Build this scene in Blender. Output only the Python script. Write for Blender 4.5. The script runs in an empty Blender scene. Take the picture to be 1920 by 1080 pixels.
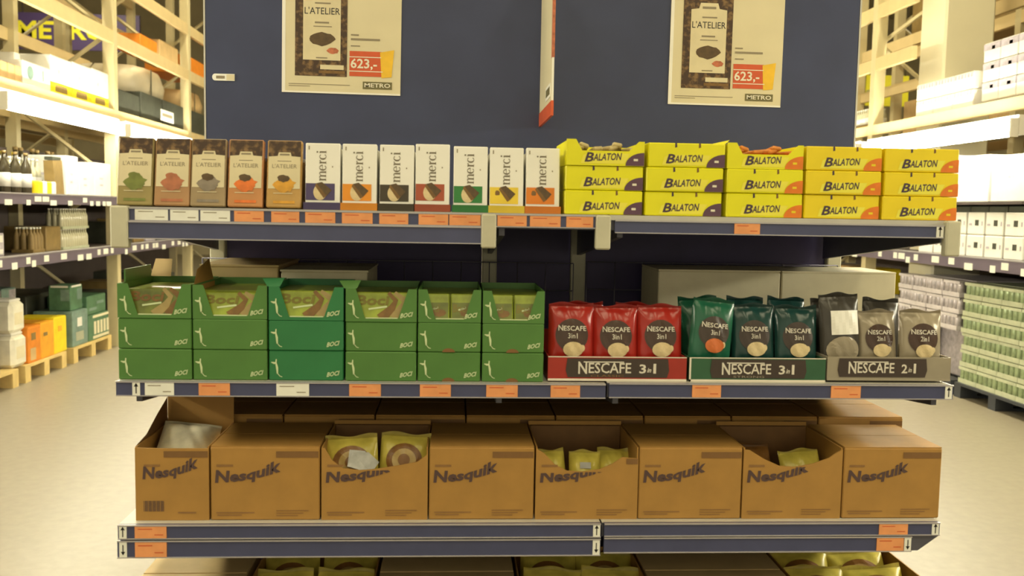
import bpy, math, random
from mathutils import Matrix, Vector
random.seed(7)
S = bpy.context.scene
C = S.collection
PI = math.pi

# ------------------------------------------------------------------ camera
cd = bpy.data.cameras.new('camera')
cd.sensor_width = 36.0
cd.lens = 36.0 * 1740.26 / 1920.0
cd.clip_start = 0.05
cam = bpy.data.objects.new('camera', cd)
C.objects.link(cam)
RT = (0.9979551, -0.06136722, 0.01787941)
UP = (-0.01266838, 0.08427769, 0.99636177)
FW = (0.06265078, 0.99455082, -0.08332793)
cam.matrix_world = Matrix(((RT[0], UP[0], -FW[0], 0.9094), (RT[1], UP[1], -FW[1], -2.5496),
                           (RT[2], UP[2], -FW[2], 1.5), (0, 0, 0, 1)))
cd.dof.use_dof = True
cd.dof.focus_distance = 3.6
cd.dof.aperture_fstop = 3.5
S.camera = cam

# ------------------------------------------------------------------ world, large lights, exposure
WARM = (1.0, 0.88, 0.57)
w = bpy.data.worlds.new('world'); S.world = w; w.use_nodes = True
w.node_tree.nodes['Background'].inputs[0].default_value = (1.0, 0.88, 0.60, 1)
w.node_tree.nodes['Background'].inputs[1].default_value = 0.95
S.view_settings.view_transform = 'Standard'
S.view_settings.look = 'None'
S.view_settings.exposure = 0.0
S.view_settings.gamma = 1.0
S.view_settings.use_curve_mapping = False

def area(name, loc, sx, sy, power, col=WARM):
    l = bpy.data.lights.new(name, 'AREA'); l.shape = 'RECTANGLE'; l.size = sx; l.size_y = sy
    l.energy = power; l.color = col
    o = bpy.data.objects.new(name, l); C.objects.link(o); o.location = loc
    return o
# unseen area lights in rows over the aisles, assumed for the hall's ceiling lighting
for x in (-1.6, 1.2, 4.0):
    area('unseen_light_row', (x, -4.2, 6.6), 0.5, 6.0, 120)
for x in (-1.2, 3.9):
    area('unseen_light_row', (x, 6.5, 6.6), 0.5, 9.0, 380)

for x in (-7.6, 9.6):
    area('unseen_light_row', (x, 14.0, 6.6), 0.5, 10.0, 420)  # added unseen pair, brightens the far sign and the background

# ------------------------------------------------------------------ materials
_M = {}
def mat(name, col, rough=0.55, metal=0.0, var=0.08, scale=30.0, bump=0.0, emit=0.0, alpha=None, spec=0.5, trans=0.0):
    if name in _M: return _M[name]
    m = bpy.data.materials.new(name); m.use_nodes = True
    nt = m.node_tree; b = nt.nodes['Principled BSDF']
    b.inputs['Roughness'].default_value = rough
    b.inputs['Metallic'].default_value = metal
    b.inputs['Specular IOR Level'].default_value = spec
    tc = nt.nodes.new('ShaderNodeTexCoord')
    nz = nt.nodes.new('ShaderNodeTexNoise'); nz.inputs['Scale'].default_value = scale
    nz.inputs['Detail'].default_value = 3.0
    nt.links.new(tc.outputs['Object'], nz.inputs['Vector'])
    rp = nt.nodes.new('ShaderNodeValToRGB')
    rp.color_ramp.elements[0].position = 0.3; rp.color_ramp.elements[1].position = 0.7
    rp.color_ramp.elements[0].color = tuple(c * (1 - var) for c in col) + (1,)
    rp.color_ramp.elements[1].color = tuple(min(1, c * (1 + var)) for c in col) + (1,)
    nt.links.new(nz.outputs['Fac'], rp.inputs['Fac'])
    nt.links.new(rp.outputs['Color'], b.inputs['Base Color'])
    if emit:
        b.inputs['Emission Color'].default_value = tuple(col) + (1,)
        b.inputs['Emission Strength'].default_value = emit
    if bump:
        bp = nt.nodes.new('ShaderNodeBump'); bp.inputs['Strength'].default_value = bump
        bp.inputs['Distance'].default_value = 0.004
        nt.links.new(nz.outputs['Fac'], bp.inputs['Height']); nt.links.new(bp.outputs['Normal'], b.inputs['Normal'])
    if alpha is not None: b.inputs['Alpha'].default_value = alpha
    if trans: b.inputs['Transmission Weight'].default_value = trans
    _M[name] = m
    return m
def nibs(name, c0, c1, scale):
    m = mat(name, c0, 0.4, 0, 0.1, scale)
    r = [n for n in m.node_tree.nodes if n.type == 'VALTORGB'][0]
    r.color_ramp.elements[0].position = 0.48; r.color_ramp.elements[1].position = 0.66
    r.color_ramp.elements[0].color = c0 + (1,); r.color_ramp.elements[1].color = c1 + (1,)
    return m
mat('floor', (0.238, 0.208, 0.150), 0.38, 0, 0.07, 18)
mat('hall_wall', (0.52, 0.46, 0.30), 0.8, 0, 0.15, 1.2)
mat('hall_ceiling', (0.45, 0.40, 0.26), 0.8, 0, 0.1, 2)
mat('panel_blue', (0.036, 0.046, 0.105), 0.45, 0, 0.10, 6)
mat('back_blue', (0.045, 0.035, 0.120), 0.5, 0, 0.12, 9)
mat('post_cream', (0.56, 0.54, 0.40), 0.5, 0, 0.05, 20)
mat('shelf_metal', (0.10, 0.10, 0.13), 0.4, 0.2, 0.06, 20)
mat('shelf_light', (0.55, 0.53, 0.46), 0.4, 0.1, 0.05, 20)
mat('rail', (0.062, 0.070, 0.150), 0.30, 0, 0.06, 14)
mat('rail_edge', (0.45, 0.43, 0.45), 0.25, 0.2, 0.05, 20)
mat('wire', (0.16, 0.15, 0.20), 0.35, 0.5, 0.05, 20)
mat('tag_white', (0.86, 0.87, 0.80), 0.5, 0, 0.03, 40)
mat('tag_orange', (0.82, 0.34, 0.13), 0.5, 0, 0.08, 25)
mat('ink', (0.030, 0.028, 0.030), 0.5, 0, 0.05)
mat('ink_soft', (0.27, 0.225, 0.145), 0.6, 0, 0.05)
mat('paper', (0.70, 0.63, 0.42), 0.5, 0, 0.03, 8)
mat('paper_edge', (0.86, 0.84, 0.76), 0.5, 0, 0.03, 8)
nibs('nibs', (0.055, 0.028, 0.013), (0.22, 0.13, 0.05), 55)
mat('label_cream', (0.70, 0.62, 0.40), 0.5, 0, 0.05, 20)
mat('choco', (0.10, 0.060, 0.022), 0.4, 0, 0.25, 60)
mat('berry', (0.50, 0.15, 0.07), 0.5, 0, 0.3, 70)
mat('price_red', (0.62, 0.10, 0.030), 0.45, 0, 0.06)
mat('price_yellow', (0.85, 0.52, 0.03), 0.45, 0, 0.06)
mat('logo_olive', (0.16, 0.14, 0.055), 0.5, 0, 0.06)
mat('print_pale', (0.80, 0.76, 0.62), 0.5, 0, 0.03)
mat('white_card', (0.88, 0.87, 0.80), 0.35, 0, 0.02, 10)
mat('merci_ink', (0.16, 0.13, 0.08), 0.4, 0, 0.05)
mat('bal_yellow', (0.80, 0.76, 0.004), 0.35, 0, 0.05, 12)
mat('bal_gold', (0.84, 0.66, 0.008), 0.35, 0, 0.05, 12)
mat('bal_pale', (0.86, 0.79, 0.07), 0.35, 0, 0.03)
mat('bal_purple', (0.110, 0.050, 0.085), 0.4, 0, 0.08)
mat('bal_orange', (0.78, 0.20, 0.012), 0.4, 0, 0.08)
mat('bal_ink', (0.060, 0.035, 0.055), 0.4, 0, 0.05)
mat('wafer', (0.55, 0.45, 0.20), 0.35, 0, 0.2, 60)
mat('wafer_orange', (0.70, 0.24, 0.03), 0.35, 0, 0.2, 60)
mat('boci_green', (0.078, 0.205, 0.040), 0.42, 0, 0.07, 10)
mat('boci_teal', (0.024, 0.185, 0.058), 0.42, 0, 0.07, 10)
mat('boci_print', (0.62, 0.72, 0.42), 0.5, 0, 0.05)
mat('choc_wrap', (0.30, 0.37, 0.045), 0.28, 0, 0.25, 25)
mat('choc_wrap_dark', (0.15, 0.18, 0.035), 0.30, 0, 0.3, 25)
mat('choc_brown', (0.20, 0.105, 0.025), 0.35, 0, 0.2, 40)
mat('choc_letters', (0.20, 0.17, 0.02), 0.4, 0, 0.1)
mat('choc_pink', (0.36, 0.27, 0.10), 0.4, 0, 0.1)
mat('kraft', (0.40, 0.215, 0.048), 0.65, 0, 0.07, 14)
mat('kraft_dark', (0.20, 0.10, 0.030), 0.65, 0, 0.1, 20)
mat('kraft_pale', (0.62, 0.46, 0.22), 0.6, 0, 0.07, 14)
mat('kraft_ink', (0.085, 0.048, 0.045), 0.6, 0, 0.08, 30)
mat('kraft_ink_soft', (0.27, 0.14, 0.045), 0.6, 0, 0.08, 30)
mat('bag_yellow', (0.66, 0.56, 0.10), 0.25, 0, 0.2, 18, 0.3)
mat('bag_silver', (0.78, 0.72, 0.52), 0.25, 0.0, 0.2, 18, 0.3)
mat('bag_brown', (0.26, 0.12, 0.03), 0.3, 0, 0.2, 30)
mat('bag_ring', (0.52, 0.36, 0.12), 0.3, 0, 0.15, 30)
mat('bag_grey', (0.45, 0.45, 0.42), 0.3, 0, 0.2, 30)
mat('carton_cream', (0.74, 0.68, 0.48), 0.6, 0, 0.04, 20)
mat('tray_red', (0.36, 0.028, 0.016), 0.4, 0, 0.06, 20)
mat('tray_green', (0.030, 0.110, 0.050), 0.4, 0, 0.08, 20)
mat('tray_grey', (0.33, 0.29, 0.21), 0.45, 0, 0.06, 20)
mat('tray_band', (0.050, 0.034, 0.026), 0.4, 0, 0.08, 30)
mat('tray_edge', (0.78, 0.72, 0.60), 0.5, 0, 0.03)
mat('pouch_red', (0.40, 0.022, 0.014), 0.24, 0, 0.10, 16, 0.25)
mat('pouch_green', (0.014, 0.115, 0.062), 0.24, 0, 0.15, 16, 0.25)
mat('pouch_dark', (0.010, 0.050, 0.045), 0.24, 0, 0.15, 16, 0.25)
mat('pouch_grey', (0.36, 0.31, 0.22), 0.26, 0.1, 0.12, 16, 0.25)
mat('pouch_black', (0.050, 0.045, 0.036), 0.26, 0, 0.12, 16, 0.25)
mat('pouch_disc', (0.060, 0.030, 0.018), 0.3, 0, 0.12, 30)
mat('pouch_text', (0.72, 0.68, 0.58), 0.4, 0, 0.03)
mat('coffee', (0.72, 0.58, 0.32), 0.35, 0, 0.1, 60)
mat('coffee_red', (0.62, 0.16, 0.04), 0.35, 0, 0.1, 60)
# aisle racks and their goods
mat('rack_cream', (0.62, 0.54, 0.32), 0.5, 0, 0.05, 6)
mat('rack_beam', (0.66, 0.52, 0.27), 0.5, 0, 0.05, 6)
mat('rack_dark', (0.085, 0.065, 0.060), 0.7, 0, 0.1, 6)
mat('rack_rail', (0.17, 0.14, 0.19), 0.4, 0, 0.06, 6)
mat('lamp_housing', (0.85, 0.84, 0.78), 0.4, 0, 0.02)
mat('lamp_tube', (1.0, 0.94, 0.72), 0.4, 0, 0.0, 5, 0, 80.0)
mat('hall_lamp', (1.0, 0.93, 0.68), 0.4, 0, 0.0, 5, 0, 5.0)
mat('goods_white', (0.82, 0.81, 0.76), 0.45, 0, 0.04, 10)
mat('goods_lilac', (0.48, 0.44, 0.50), 0.4, 0, 0.25, 18)
mat('goods_dark', (0.055, 0.060, 0.045), 0.5, 0, 0.2, 12)
mat('goods_brown', (0.25, 0.17, 0.06), 0.5, 0, 0.15, 12)
mat('goods_tan', (0.60, 0.42, 0.20), 0.55, 0, 0.12, 8)
mat('goods_orange', (0.78, 0.26, 0.025), 0.45, 0, 0.10, 12)
mat('goods_amber', (0.86, 0.40, 0.03), 0.45, 0, 0.10, 12)
mat('goods_yellow', (0.86, 0.68, 0.02), 0.45, 0, 0.08, 12)
mat('goods_green', (0.090, 0.20, 0.11), 0.4, 0, 0.2, 14)
mat('goods_teal', (0.20, 0.30, 0.26), 0.4, 0, 0.2, 14)
mat('goods_wrap', (0.62, 0.55, 0.40), 0.35, 0, 0.1, 5, 0.3)
mat('can_green', (0.30, 0.38, 0.21), 0.28, 0.2, 0.25, 22)
mat('can_lid', (0.62, 0.66, 0.52), 0.3, 0.5, 0.05, 22)
mat('can_lilac', (0.48, 0.44, 0.47), 0.28, 0.2, 0.25, 22)
mat('film_green', (0.52, 0.56, 0.40), 0.22, 0, 0.1, 12, 0.2)
mat('film_lilac', (0.66, 0.62, 0.66), 0.22, 0, 0.1, 12, 0.2)
mat('bottle_clear', (0.50, 0.48, 0.34), 0.15, 0, 0.1, 12)
mat('bottle_dark', (0.050, 0.040, 0.022), 0.15, 0, 0.1, 12)
mat('bottle_white', (0.80, 0.78, 0.66), 0.35, 0, 0.1, 12)
mat('pallet_wood', (0.72, 0.54, 0.22), 0.7, 0, 0.12, 9)
mat('pallet_black', (0.045, 0.050, 0.060), 0.6, 0, 0.1, 9)
mat('column_white', (0.74, 0.69, 0.50), 0.6, 0, 0.03, 3)
mat('sign_purple', (0.075, 0.045, 0.16), 0.5, 0, 0.05, 3)
mat('sign_yellow', (0.92, 0.85, 0.04), 0.5, 0, 0.03, 3)
mat('sign_grey', (0.45, 0.42, 0.16), 0.5, 0, 0.03, 3)
FLAV = {'violet': (0.075, 0.055, 0.15), 'amber': (0.80, 0.30, 0.02), 'black': (0.055, 0.042, 0.022), 'red': (0.40, 0.085, 0.035),
        'green': (0.030, 0.21, 0.045), 'yellow': (0.84, 0.62, 0.05), 'orange': (0.74, 0.22, 0.015)}
for k, c in FLAV.items():
    mat('flav_' + k, c, 0.4, 0, 0.08, 14); mat('flavtray_' + k, tuple(x * 0.75 for x in c), 0.5, 0, 0.08, 14)
BARS = {'green': (0.17, 0.20, 0.04), 'rose': (0.42, 0.15, 0.07), 'grey': (0.24, 0.20, 0.15), 'vermilion': (0.70, 0.17, 0.025), 'gold': (0.62, 0.31, 0.03)}
for k, c in BARS.items():
    mat('bar_' + k, c, 0.45, 0, 0.2, 40); mat('barlow_' + k, tuple(0.40 * a + 0.60 * b for a, b in zip(c, (0.40, 0.28, 0.12))), 0.45, 0, 0.08, 20)

# ------------------------------------------------------------------ mesh helpers
class MB:
    def __init__(s): s.v = []; s.f = []; s.m = []; s.sm = []
    def add(s, vs, fs, m, smooth=False):
        o = len(s.v); s.v += [tuple(p) for p in vs]
        for f in fs: s.f.append(tuple(i + o for i in f)); s.m.append(m); s.sm.append(smooth)
        return s
    def box(s, x0, x1, y0, y1, z0, z1, m):
        vs = [(x, y, z) for z in (z0, z1) for y in (y0, y1) for x in (x0, x1)]
        return s.add(vs, [(0, 2, 3, 1), (4, 5, 7, 6), (0, 1, 5, 4), (2, 6, 7, 3), (0, 4, 6, 2), (1, 3, 7, 5)], m)
    def cbox(s, x0, x1, y0, y1, z0, z1, m, c=0.003):
        # chamfered box
        vs = []; idx = {}
        X = (x0, x1); Y = (y0, y1); Z = (z0, z1)
        for i in (0, 1):
            for j in (0, 1):
                for k in (0, 1):
                    sx, sy, sz = (1 if i == 0 else -1), (1 if j == 0 else -1), (1 if k == 0 else -1)
                    idx[i, j, k, 0] = len(vs); vs.append((X[i], Y[j] + sy * c, Z[k] + sz * c))
                    idx[i, j, k, 1] = len(vs); vs.append((X[i] + sx * c, Y[j], Z[k] + sz * c))
                    idx[i, j, k, 2] = len(vs); vs.append((X[i] + sx * c, Y[j] + sy * c, Z[k]))
        def q(a): return tuple(idx[t] for t in a)
        fs = []
        for i in (0, 1):
            f = [(i, 0, 0, 0), (i, 1, 0, 0), (i, 1, 1, 0), (i, 0, 1, 0)]; fs.append(q(f if i == 1 else f[::-1]))
            f = [(0, i, 0, 1), (1, i, 0, 1), (1, i, 1, 1), (0, i, 1, 1)]; fs.append(q(f if i == 0 else f[::-1]))
            f = [(0, 0, i, 2), (1, 0, i, 2), (1, 1, i, 2), (0, 1, i, 2)]; fs.append(q(f if i == 1 else f[::-1]))
        for a in (0, 1):
            for b in (0, 1):
                fs.append(q([(a, b, 0, 0), (a, b, 1, 0), (a, b, 1, 1), (a, b, 0, 1)]))
                fs.append(q([(a, 0, b, 0), (a, 1, b, 0), (a, 1, b, 2), (a, 0, b, 2)]))
                fs.append(q([(0, a, b, 1), (1, a, b, 1), (1, a, b, 2), (0, a, b, 2)]))
                for k in (0, 1): fs.append(q([(a, b, k, 0), (a, b, k, 1), (a, b, k, 2)]))
        return s.add(vs, fs, m)
    def prism(s, poly, y0, y1, m):
        # polygon in XZ extruded along Y
        n = len(poly)
        vs = [(x, y0, z) for x, z in poly] + [(x, y1, z) for x, z in poly]
        fs = [tuple(range(n)), tuple(range(2 * n - 1, n - 1, -1))]
        fs += [(i, i + n, (i + 1) % n + n, (i + 1) % n) for i in range(n)]
        return s.add(vs, fs, m)
    def bar(s, p, q, wd, m, seg=4):
        p = Vector(p); q = Vector(q); d = (q - p).normalized()
        a = d.orthogonal().normalized(); b = d.cross(a)
        if abs(d.z) > 0.99: a = Vector((1, 0, 0)); b = Vector((0, 1, 0))
        vs = []
        for e in (p, q):
            for i in range(seg):
                t = 2 * PI * (i + 0.5) / seg
                vs.append(e + (a * math.cos(t) + b * math.sin(t)) * wd)
        fs = [(i, (i + 1) % seg, (i + 1) % seg + seg, i + seg) for i in range(seg)] + [tuple(range(seg))[::-1], tuple(range(seg, 2 * seg))]
        return s.add(vs, fs, m, seg > 4)
    def lathe(s, prof, m, seg=10, cx=0, cy=0, mats=None):
        # profile [(r,z)]
        n = len(prof); vs = []
        for r, z in prof:
            for i in range(seg):
                t = 2 * PI * i / seg; vs.append((cx + r * math.cos(t), cy + r * math.sin(t), z))
        for j in range(n - 1):
            pass
        o = len(s.v); s.v += vs
        for j in range(n - 1):
            for i in range(seg):
                k = (i + 1) % seg
                s.f.append((o + j * seg + i, o + j * seg + k, o + (j + 1) * seg + k, o + (j + 1) * seg + i))
                s.m.append(mats[j] if mats else m); s.sm.append(True)
        s.f.append(tuple(o + i for i in range(seg))[::-1]); s.m.append(mats[0] if mats else m); s.sm.append(False)
        s.f.append(tuple(o + (n - 1) * seg + i for i in range(seg))); s.m.append(mats[-1] if mats else m); s.sm.append(False)
        return s
    def rect(s, x0, x1, z0, z1, y, m): # flat print facing -Y
        return s.add([(x0, y, z0), (x1, y, z0), (x1, y, z1), (x0, y, z1)], [(0, 1, 2, 3)], m)
    def poly(s, pts, y, m):
        return s.add([(x, y, z) for x, z in pts], [tuple(range(len(pts)))], m)
    def ell(s, cx, cz, rx, rz, y, m, a0=0, a1=2 * PI, n=22, fn=None):
        pts = [(cx + rx * math.cos(a0 + (a1 - a0) * i / n), cz + rz * math.sin(a0 + (a1 - a0) * i / n)) for i in range(n if a1 - a0 > 6.2 else n + 1)]
        return s.poly(pts, y, m)
    def blob(s, cx, cz, rx, rz, y, m, sd=0, n=16, j=0.25):
        r = random.Random(sd)
        return s.poly([(cx + rx * (1 - j * r.random()) * math.cos(2 * PI * i / n), cz + rz * (1 - j * r.random()) * math.sin(2 * PI * i / n)) for i in range(n)], y, m)
    def stroke(s, pts, wd, y, m):
        n = len(pts); L = []; Rr = []
        for i in range(n):
            a = pts[max(0, i - 1)]; b = pts[min(n - 1, i + 1)]
            dx, dz = b[0] - a[0], b[1] - a[1]; l = math.hypot(dx, dz) or 1
            ww = wd[i] if isinstance(wd, (list, tuple)) else wd
            L.append((pts[i][0] - dz / l * ww / 2, y, pts[i][1] + dx / l * ww / 2))
            Rr.append((pts[i][0] + dz / l * ww / 2, y, pts[i][1] - dx / l * ww / 2))
        return s.add(L + Rr, [(i, n + i, n + i + 1, i + 1) for i in range(n - 1)], m)
    def text(s, body, x0, x1, z0, z1, y, m, shear=0.0, bold=0.0, arc=None, fn=None, vertical=False):
        vs, fs = glyphs(body, shear, bold)
        out = []
        for u, t in vs:
            if vertical: px, pz = x0 + (1 - t) * (x1 - x0), z0 + u * (z1 - z0)
            else: px, pz = x0 + u * (x1 - x0), z0 + t * (z1 - z0)
            if arc: pz = arc(u, t)
            out.append((px, y + (fn(px, pz) if fn else 0), pz))
        return s.add(out, fs, m)
    def shift(s, d):
        s.v = [(a + d[0], b + d[1], c + d[2]) for a, b, c in s.v]; return s
    def xf(s, M):
        s.v = [tuple(M @ Vector(p)) for p in s.v]; return s
    def mesh(s, name):
        me = bpy.data.meshes.new(name); me.from_pydata(s.v, [], s.f)
        names = list(dict.fromkeys(s.m))
        for nme in names: me.materials.append(_M[nme])
        ix = {nme: i for i, nme in enumerate(names)}
        me.polygons.foreach_set('material_index', [ix[a] for a in s.m])
        me.polygons.foreach_set('use_smooth', s.sm)
        me.update(); return me
_G = {}
def glyphs(body, shear, bold):
    k = (body, shear, bold)
    if k in _G: return _G[k]
    cu = bpy.data.curves.new('t', 'FONT'); cu.body = body; cu.shear = shear; cu.offset = bold
    cu.resolution_u = 2; cu.fill_mode = 'FRONT' if hasattr(cu, 'fill_mode') else cu.fill_mode
    ob = bpy.data.objects.new('t', cu); C.objects.link(ob)
    dg = bpy.context.evaluated_depsgraph_get(); dg.update()
    me = bpy.data.meshes.new_from_object(ob.evaluated_get(dg))
    vs = [(v.co.x, v.co.y) for v in me.vertices]; fs = [tuple(p.vertices) for p in me.polygons]
    bpy.data.objects.remove(ob); bpy.data.curves.remove(cu); bpy.data.meshes.remove(me)
    xs = [a for a, b in vs]; zs = [b for a, b in vs]
    x0, x1, z0, z1 = min(xs), max(xs), min(zs), max(zs)
    _G[k] = ([((a - x0) / (x1 - x0), (b - z0) / (z1 - z0)) for a, b in vs], fs)
    return _G[k]

def tag(o, label, cat, group=None, kind=None):
    if label: o['label'] = label
    if cat: o['category'] = cat
    if group: o['group'] = group
    if kind: o['kind'] = kind
    return o
def thing(name, label, cat, loc=(0, 0, 0), rot=(0, 0, 0), group=None):
    o = bpy.data.objects.new(name, None); C.objects.link(o)
    o.empty_display_size = 0.05; o.location = loc; o.rotation_euler = rot
    return tag(o, label, cat, group)
def part(name, mb, parent=None, loc=(0, 0, 0), rot=(0, 0, 0), label=None, scale=None):
    me = mb if isinstance(mb, bpy.types.Mesh) else mb.mesh(name)
    o = bpy.data.objects.new(name, me); C.objects.link(o)
    o.parent = parent; o.location = loc; o.rotation_euler = rot
    if scale: o.scale = scale
    if label: o['label'] = label
    return o
def struct(name, mb):
    o = part(name, mb); o['kind'] = 'structure'; return o

# ------------------------------------------------------------------ the hall
struct('floor', MB().box(-14, 16, -12, 26, -0.2, 0, 'floor'))
struct('ceiling', MB().box(-14, 16, -12, 26, 7.6, 7.8, 'hall_ceiling'))
struct('wall_far', MB().box(-14, 16, 26, 26.2, 0, 7.6, 'hall_wall'))
struct('wall_left', MB().box(-14.2, -14, -12, 26, 0, 7.6, 'hall_wall'))
struct('wall_right', MB().box(16, 16.2, -12, 26, 0, 7.6, 'hall_wall'))

# ------------------------------------------------------------------ gondola with its shelves
g = thing('shelf_gondola', 'blue backed shop gondola with three stocked shelves and price rails', 'shelf', (1.165, 0.4, 0))
GO = (-1.165, -0.4, 0)
def gp(name, mb, label=None): return part(name, mb.shift(GO), g, label=label)
for x in (0.053, 1.04, 1.37, 2.343):
    gp('post', MB().cbox(x - 0.027, x + 0.027, 0.87, 0.93, 0, 2.62, 'post_cream', 0.004))
for x0, x1 in ((0.082, 1.012), (1.068, 1.342), (1.398, 2.315)):
    gp('back_panel', MB().box(x0, x1, 0.895, 0.91, 0.12, 1.60, 'back_blue'))
hp = MB().cbox(0.022, 2.388, 0.852, 0.868, 1.47, 2.62, 'panel_blue', 0.003)
hdr = gp('header_panel', hp, 'large dark blue header panel')
for xe in (0.016, 2.388): part('panel_edge', MB().box(xe, xe + 0.006, 0.852, 0.868, 1.47, 2.62, 'shelf_light').shift(GO), hdr)
# boards of the shelves
def shelf_board(x0, x1, z1, th, y1=0.865, m='shelf_metal', mt='shelf_light'):
    b = MB().box(x0, x1, 0.004, y1, z1 - th, z1 - 0.002, m).box(x0, x1, 0.002, y1, z1 - 0.002, z1, mt)
    b.box(x0, x1, 0.004, 0.02, z1 - th - 0.012, z1 - th, m)
    gp('shelf_board', b)
shelf_board(0.0, 1.333, 1.492, 0.03); shelf_board(1.338, 2.335, 1.492, 0.03)
shelf_board(0.0, 1.338, 1.020, 0.03); shelf_board(1.343, 2.338, 1.024, 0.03)
shelf_board(0.0, 1.333, 0.622, 0.03); shelf_board(1.338, 2.325, 0.622, 0.03)
gp('base_deck', MB().box(0.0, 2.33, -0.08, 0.86, 0.10, 0.17, 'shelf_metal').box(0.0, 2.33, -0.08, -0.07, 0.0, 0.10, 'rail'))
# support arms under the shelves
for z in (1.46, 0.99, 0.59):
    for x in (0.053, 1.04, 1.37, 2.30):
        gp('support_arm', MB().prism([(0, 0), (0.84, 0), (0.84, -0.12), (0.0, -0.03)], -0.008, 0.008, 'shelf_metal')
           .xf(Matrix.Translation((x, 0.02, z)) @ Matrix.Rotation(PI / 2, 4, 'Z')))
# price rails: dark blue plastic strip with pale lips, slightly tilted tags in it
TAGW = 0.085
def rail(x0, x1, z0, z1, tags, y=-0.012, tilt=0.0, m='rail', arrows=()):
    b = MB().box(x0, x1, y, 0.001, z0, z1, m)
    b.box(x0, x1, y - 0.004, y + 0.002, z1 - 0.0025, z1 + 0.001, 'rail_edge').box(x0, x1, y - 0.004, y + 0.002, z0 - 0.001, z0 + 0.0015, 'rail_edge')
    r = gp('price_rail', b)
    for tx, col, wdt in tags:
        t = MB().box(tx, tx + wdt, y - 0.003, y - 0.0005, z0 + 0.002, z1 - 0.003, 'tag_' + col)
        h = z1 - z0
        ik = 'ink_soft'
        t.rect(tx + wdt * 0.10, tx + wdt * 0.55, z0 + h * 0.70, z0 + h * 0.76, y - 0.0034, ik if col == 'white' else 'price_red')
        t.rect(tx + wdt * 0.62, tx + wdt * 0.90, z0 + h * 0.28, z0 + h * 0.34, y - 0.0034, ik if col == 'white' else 'price_red')
        part('price_tag', t.shift(GO), r, label='orange price tag' if col == 'orange' else 'white price tag')
    for ax, up in arrows:
        t = MB().box(ax, ax + 0.020, y - 0.003, y - 0.0005, z0 + 0.001, z1 - 0.001, 'tag_white')
        zc = (z0 + z1) / 2; d = 1 if up else -1
        t.rect(ax + 0.0085, ax + 0.0115, zc - 0.013, zc + 0.013, y - 0.0034, 'ink')
        tri = [(ax + 0.004, zc + d * 0.006), (ax + 0.016, zc + d * 0.006), (ax + 0.010, zc + d * 0.016)]
        t.poly(tri if d > 0 else tri[::-1], y - 0.0034, 'ink')
        part('arrow_tag', t.shift(GO), r, label='white tag with a black arrow')
    return r
W, Or = 'white', 'orange'
# top shelf
rail(0.045, 1.296, 1.455, 1.489, [(0.060, W, 0.086), (0.152, W, 0.074), (0.231, W, 0.078), (0.320, Or, 0.078), (0.418, Or, 0.074), (0.508, Or, 0.080),
     (0.606, Or, 0.082), (0.706, Or, 0.078), (0.812, Or, 0.080), (0.895, Or, 0.085), (1.026, Or, 0.080), (1.115, Or, 0.084), (1.215, Or, 0.074)])
rail(0.045, 0.982, 1.408, 1.453, [], y=-0.020)
rail(1.350, 2.284, 1.444, 1.478, [(1.684, Or, 0.072)], arrows=[(2.262, True)])
gp('shelf_edge', MB().box(1.338, 2.335, -0.004, 0.004, 1.478, 1.492, 'shelf_light'))
for x0, x1, z0, z1 in ((-0.002, 0.044, 1.382, 1.494), (0.982, 1.023, 1.396, 1.489), (1.296, 1.337, 1.397, 1.491), (2.286, 2.328, 1.393, 1.492)):
    gp('rail_bracket', MB().cbox(x0, x1, -0.026, 0.004, z0, z1, 'post_cream', 0.004), 'cream plastic rail bracket')
# middle shelf
rail(0.002, 1.336, 0.982, 1.021, [(0.079, W, 0.077), (0.222, Or, 0.083), (0.430, W, 0.088), (0.627, Or, 0.086), (0.820, Or, 0.085), (1.003, Or, 0.087), (1.182, Or, 0.082)],
     arrows=[(0.046, True)])
rail(1.346, 2.338, 0.984, 1.024, [(1.581, Or, 0.082), (1.980, Or, 0.086)], arrows=[(2.314, True)])
# lower shelf, two rails under each other
rail(0.0, 1.333, 0.584, 0.622, [(0.046, Or, 0.085)], arrows=[(0.004, True), (1.311, True)])
rail(-0.002, 1.333, 0.531, 0.578, [(0.046, Or, 0.085)], arrows=[(0.004, False), (1.311, False)])
rail(1.343, 2.322, 0.586, 0.622, [(2.141, Or, 0.085)], arrows=[(2.298, True)])
rail(1.343, 2.240, 0.538, 0.581, [(2.136, Or, 0.080)], arrows=[(2.218, False)])
gp('end_gusset', MB().prism([(2.242, 0.538), (2.262, 0.538), (2.325, 0.584), (2.242, 0.584)], -0.008, 0.004, 'shelf_metal'))
# wire fences standing at the back of the middle shelf
def wire_fence(x0, x1, z0, z1, y, where):
    t = thing('wire_fence', 'dark wire grid at the back of the middle shelf, ' + where, 'wire grid', ((x0 + x1) / 2, y, z0))
    o = (-(x0 + x1) / 2, -y, -z0)
    for z in (z1, z1 - 0.10, z1 - 0.20):
        part('wire', MB().bar((x0, y, z), (x1, y, z), 0.0022, 'wire', 6).shift(o), t)
    n = round((x1 - x0) / 0.103)
    for i in range(n + 1):
        x = x0 + (x1 - x0) * i / n
        part('wire', MB().bar((x, y - 0.003, z0), (x, y - 0.003, z1), 0.0022, 'wire', 6).shift(o), t)
wire_fence(0.02, 1.342, 1.021, 1.312, 0.80, 'behind the green chocolate cartons')
wire_fence(1.391, 2.325, 1.025, 1.318, 0.80, 'behind the cream cartons')

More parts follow.
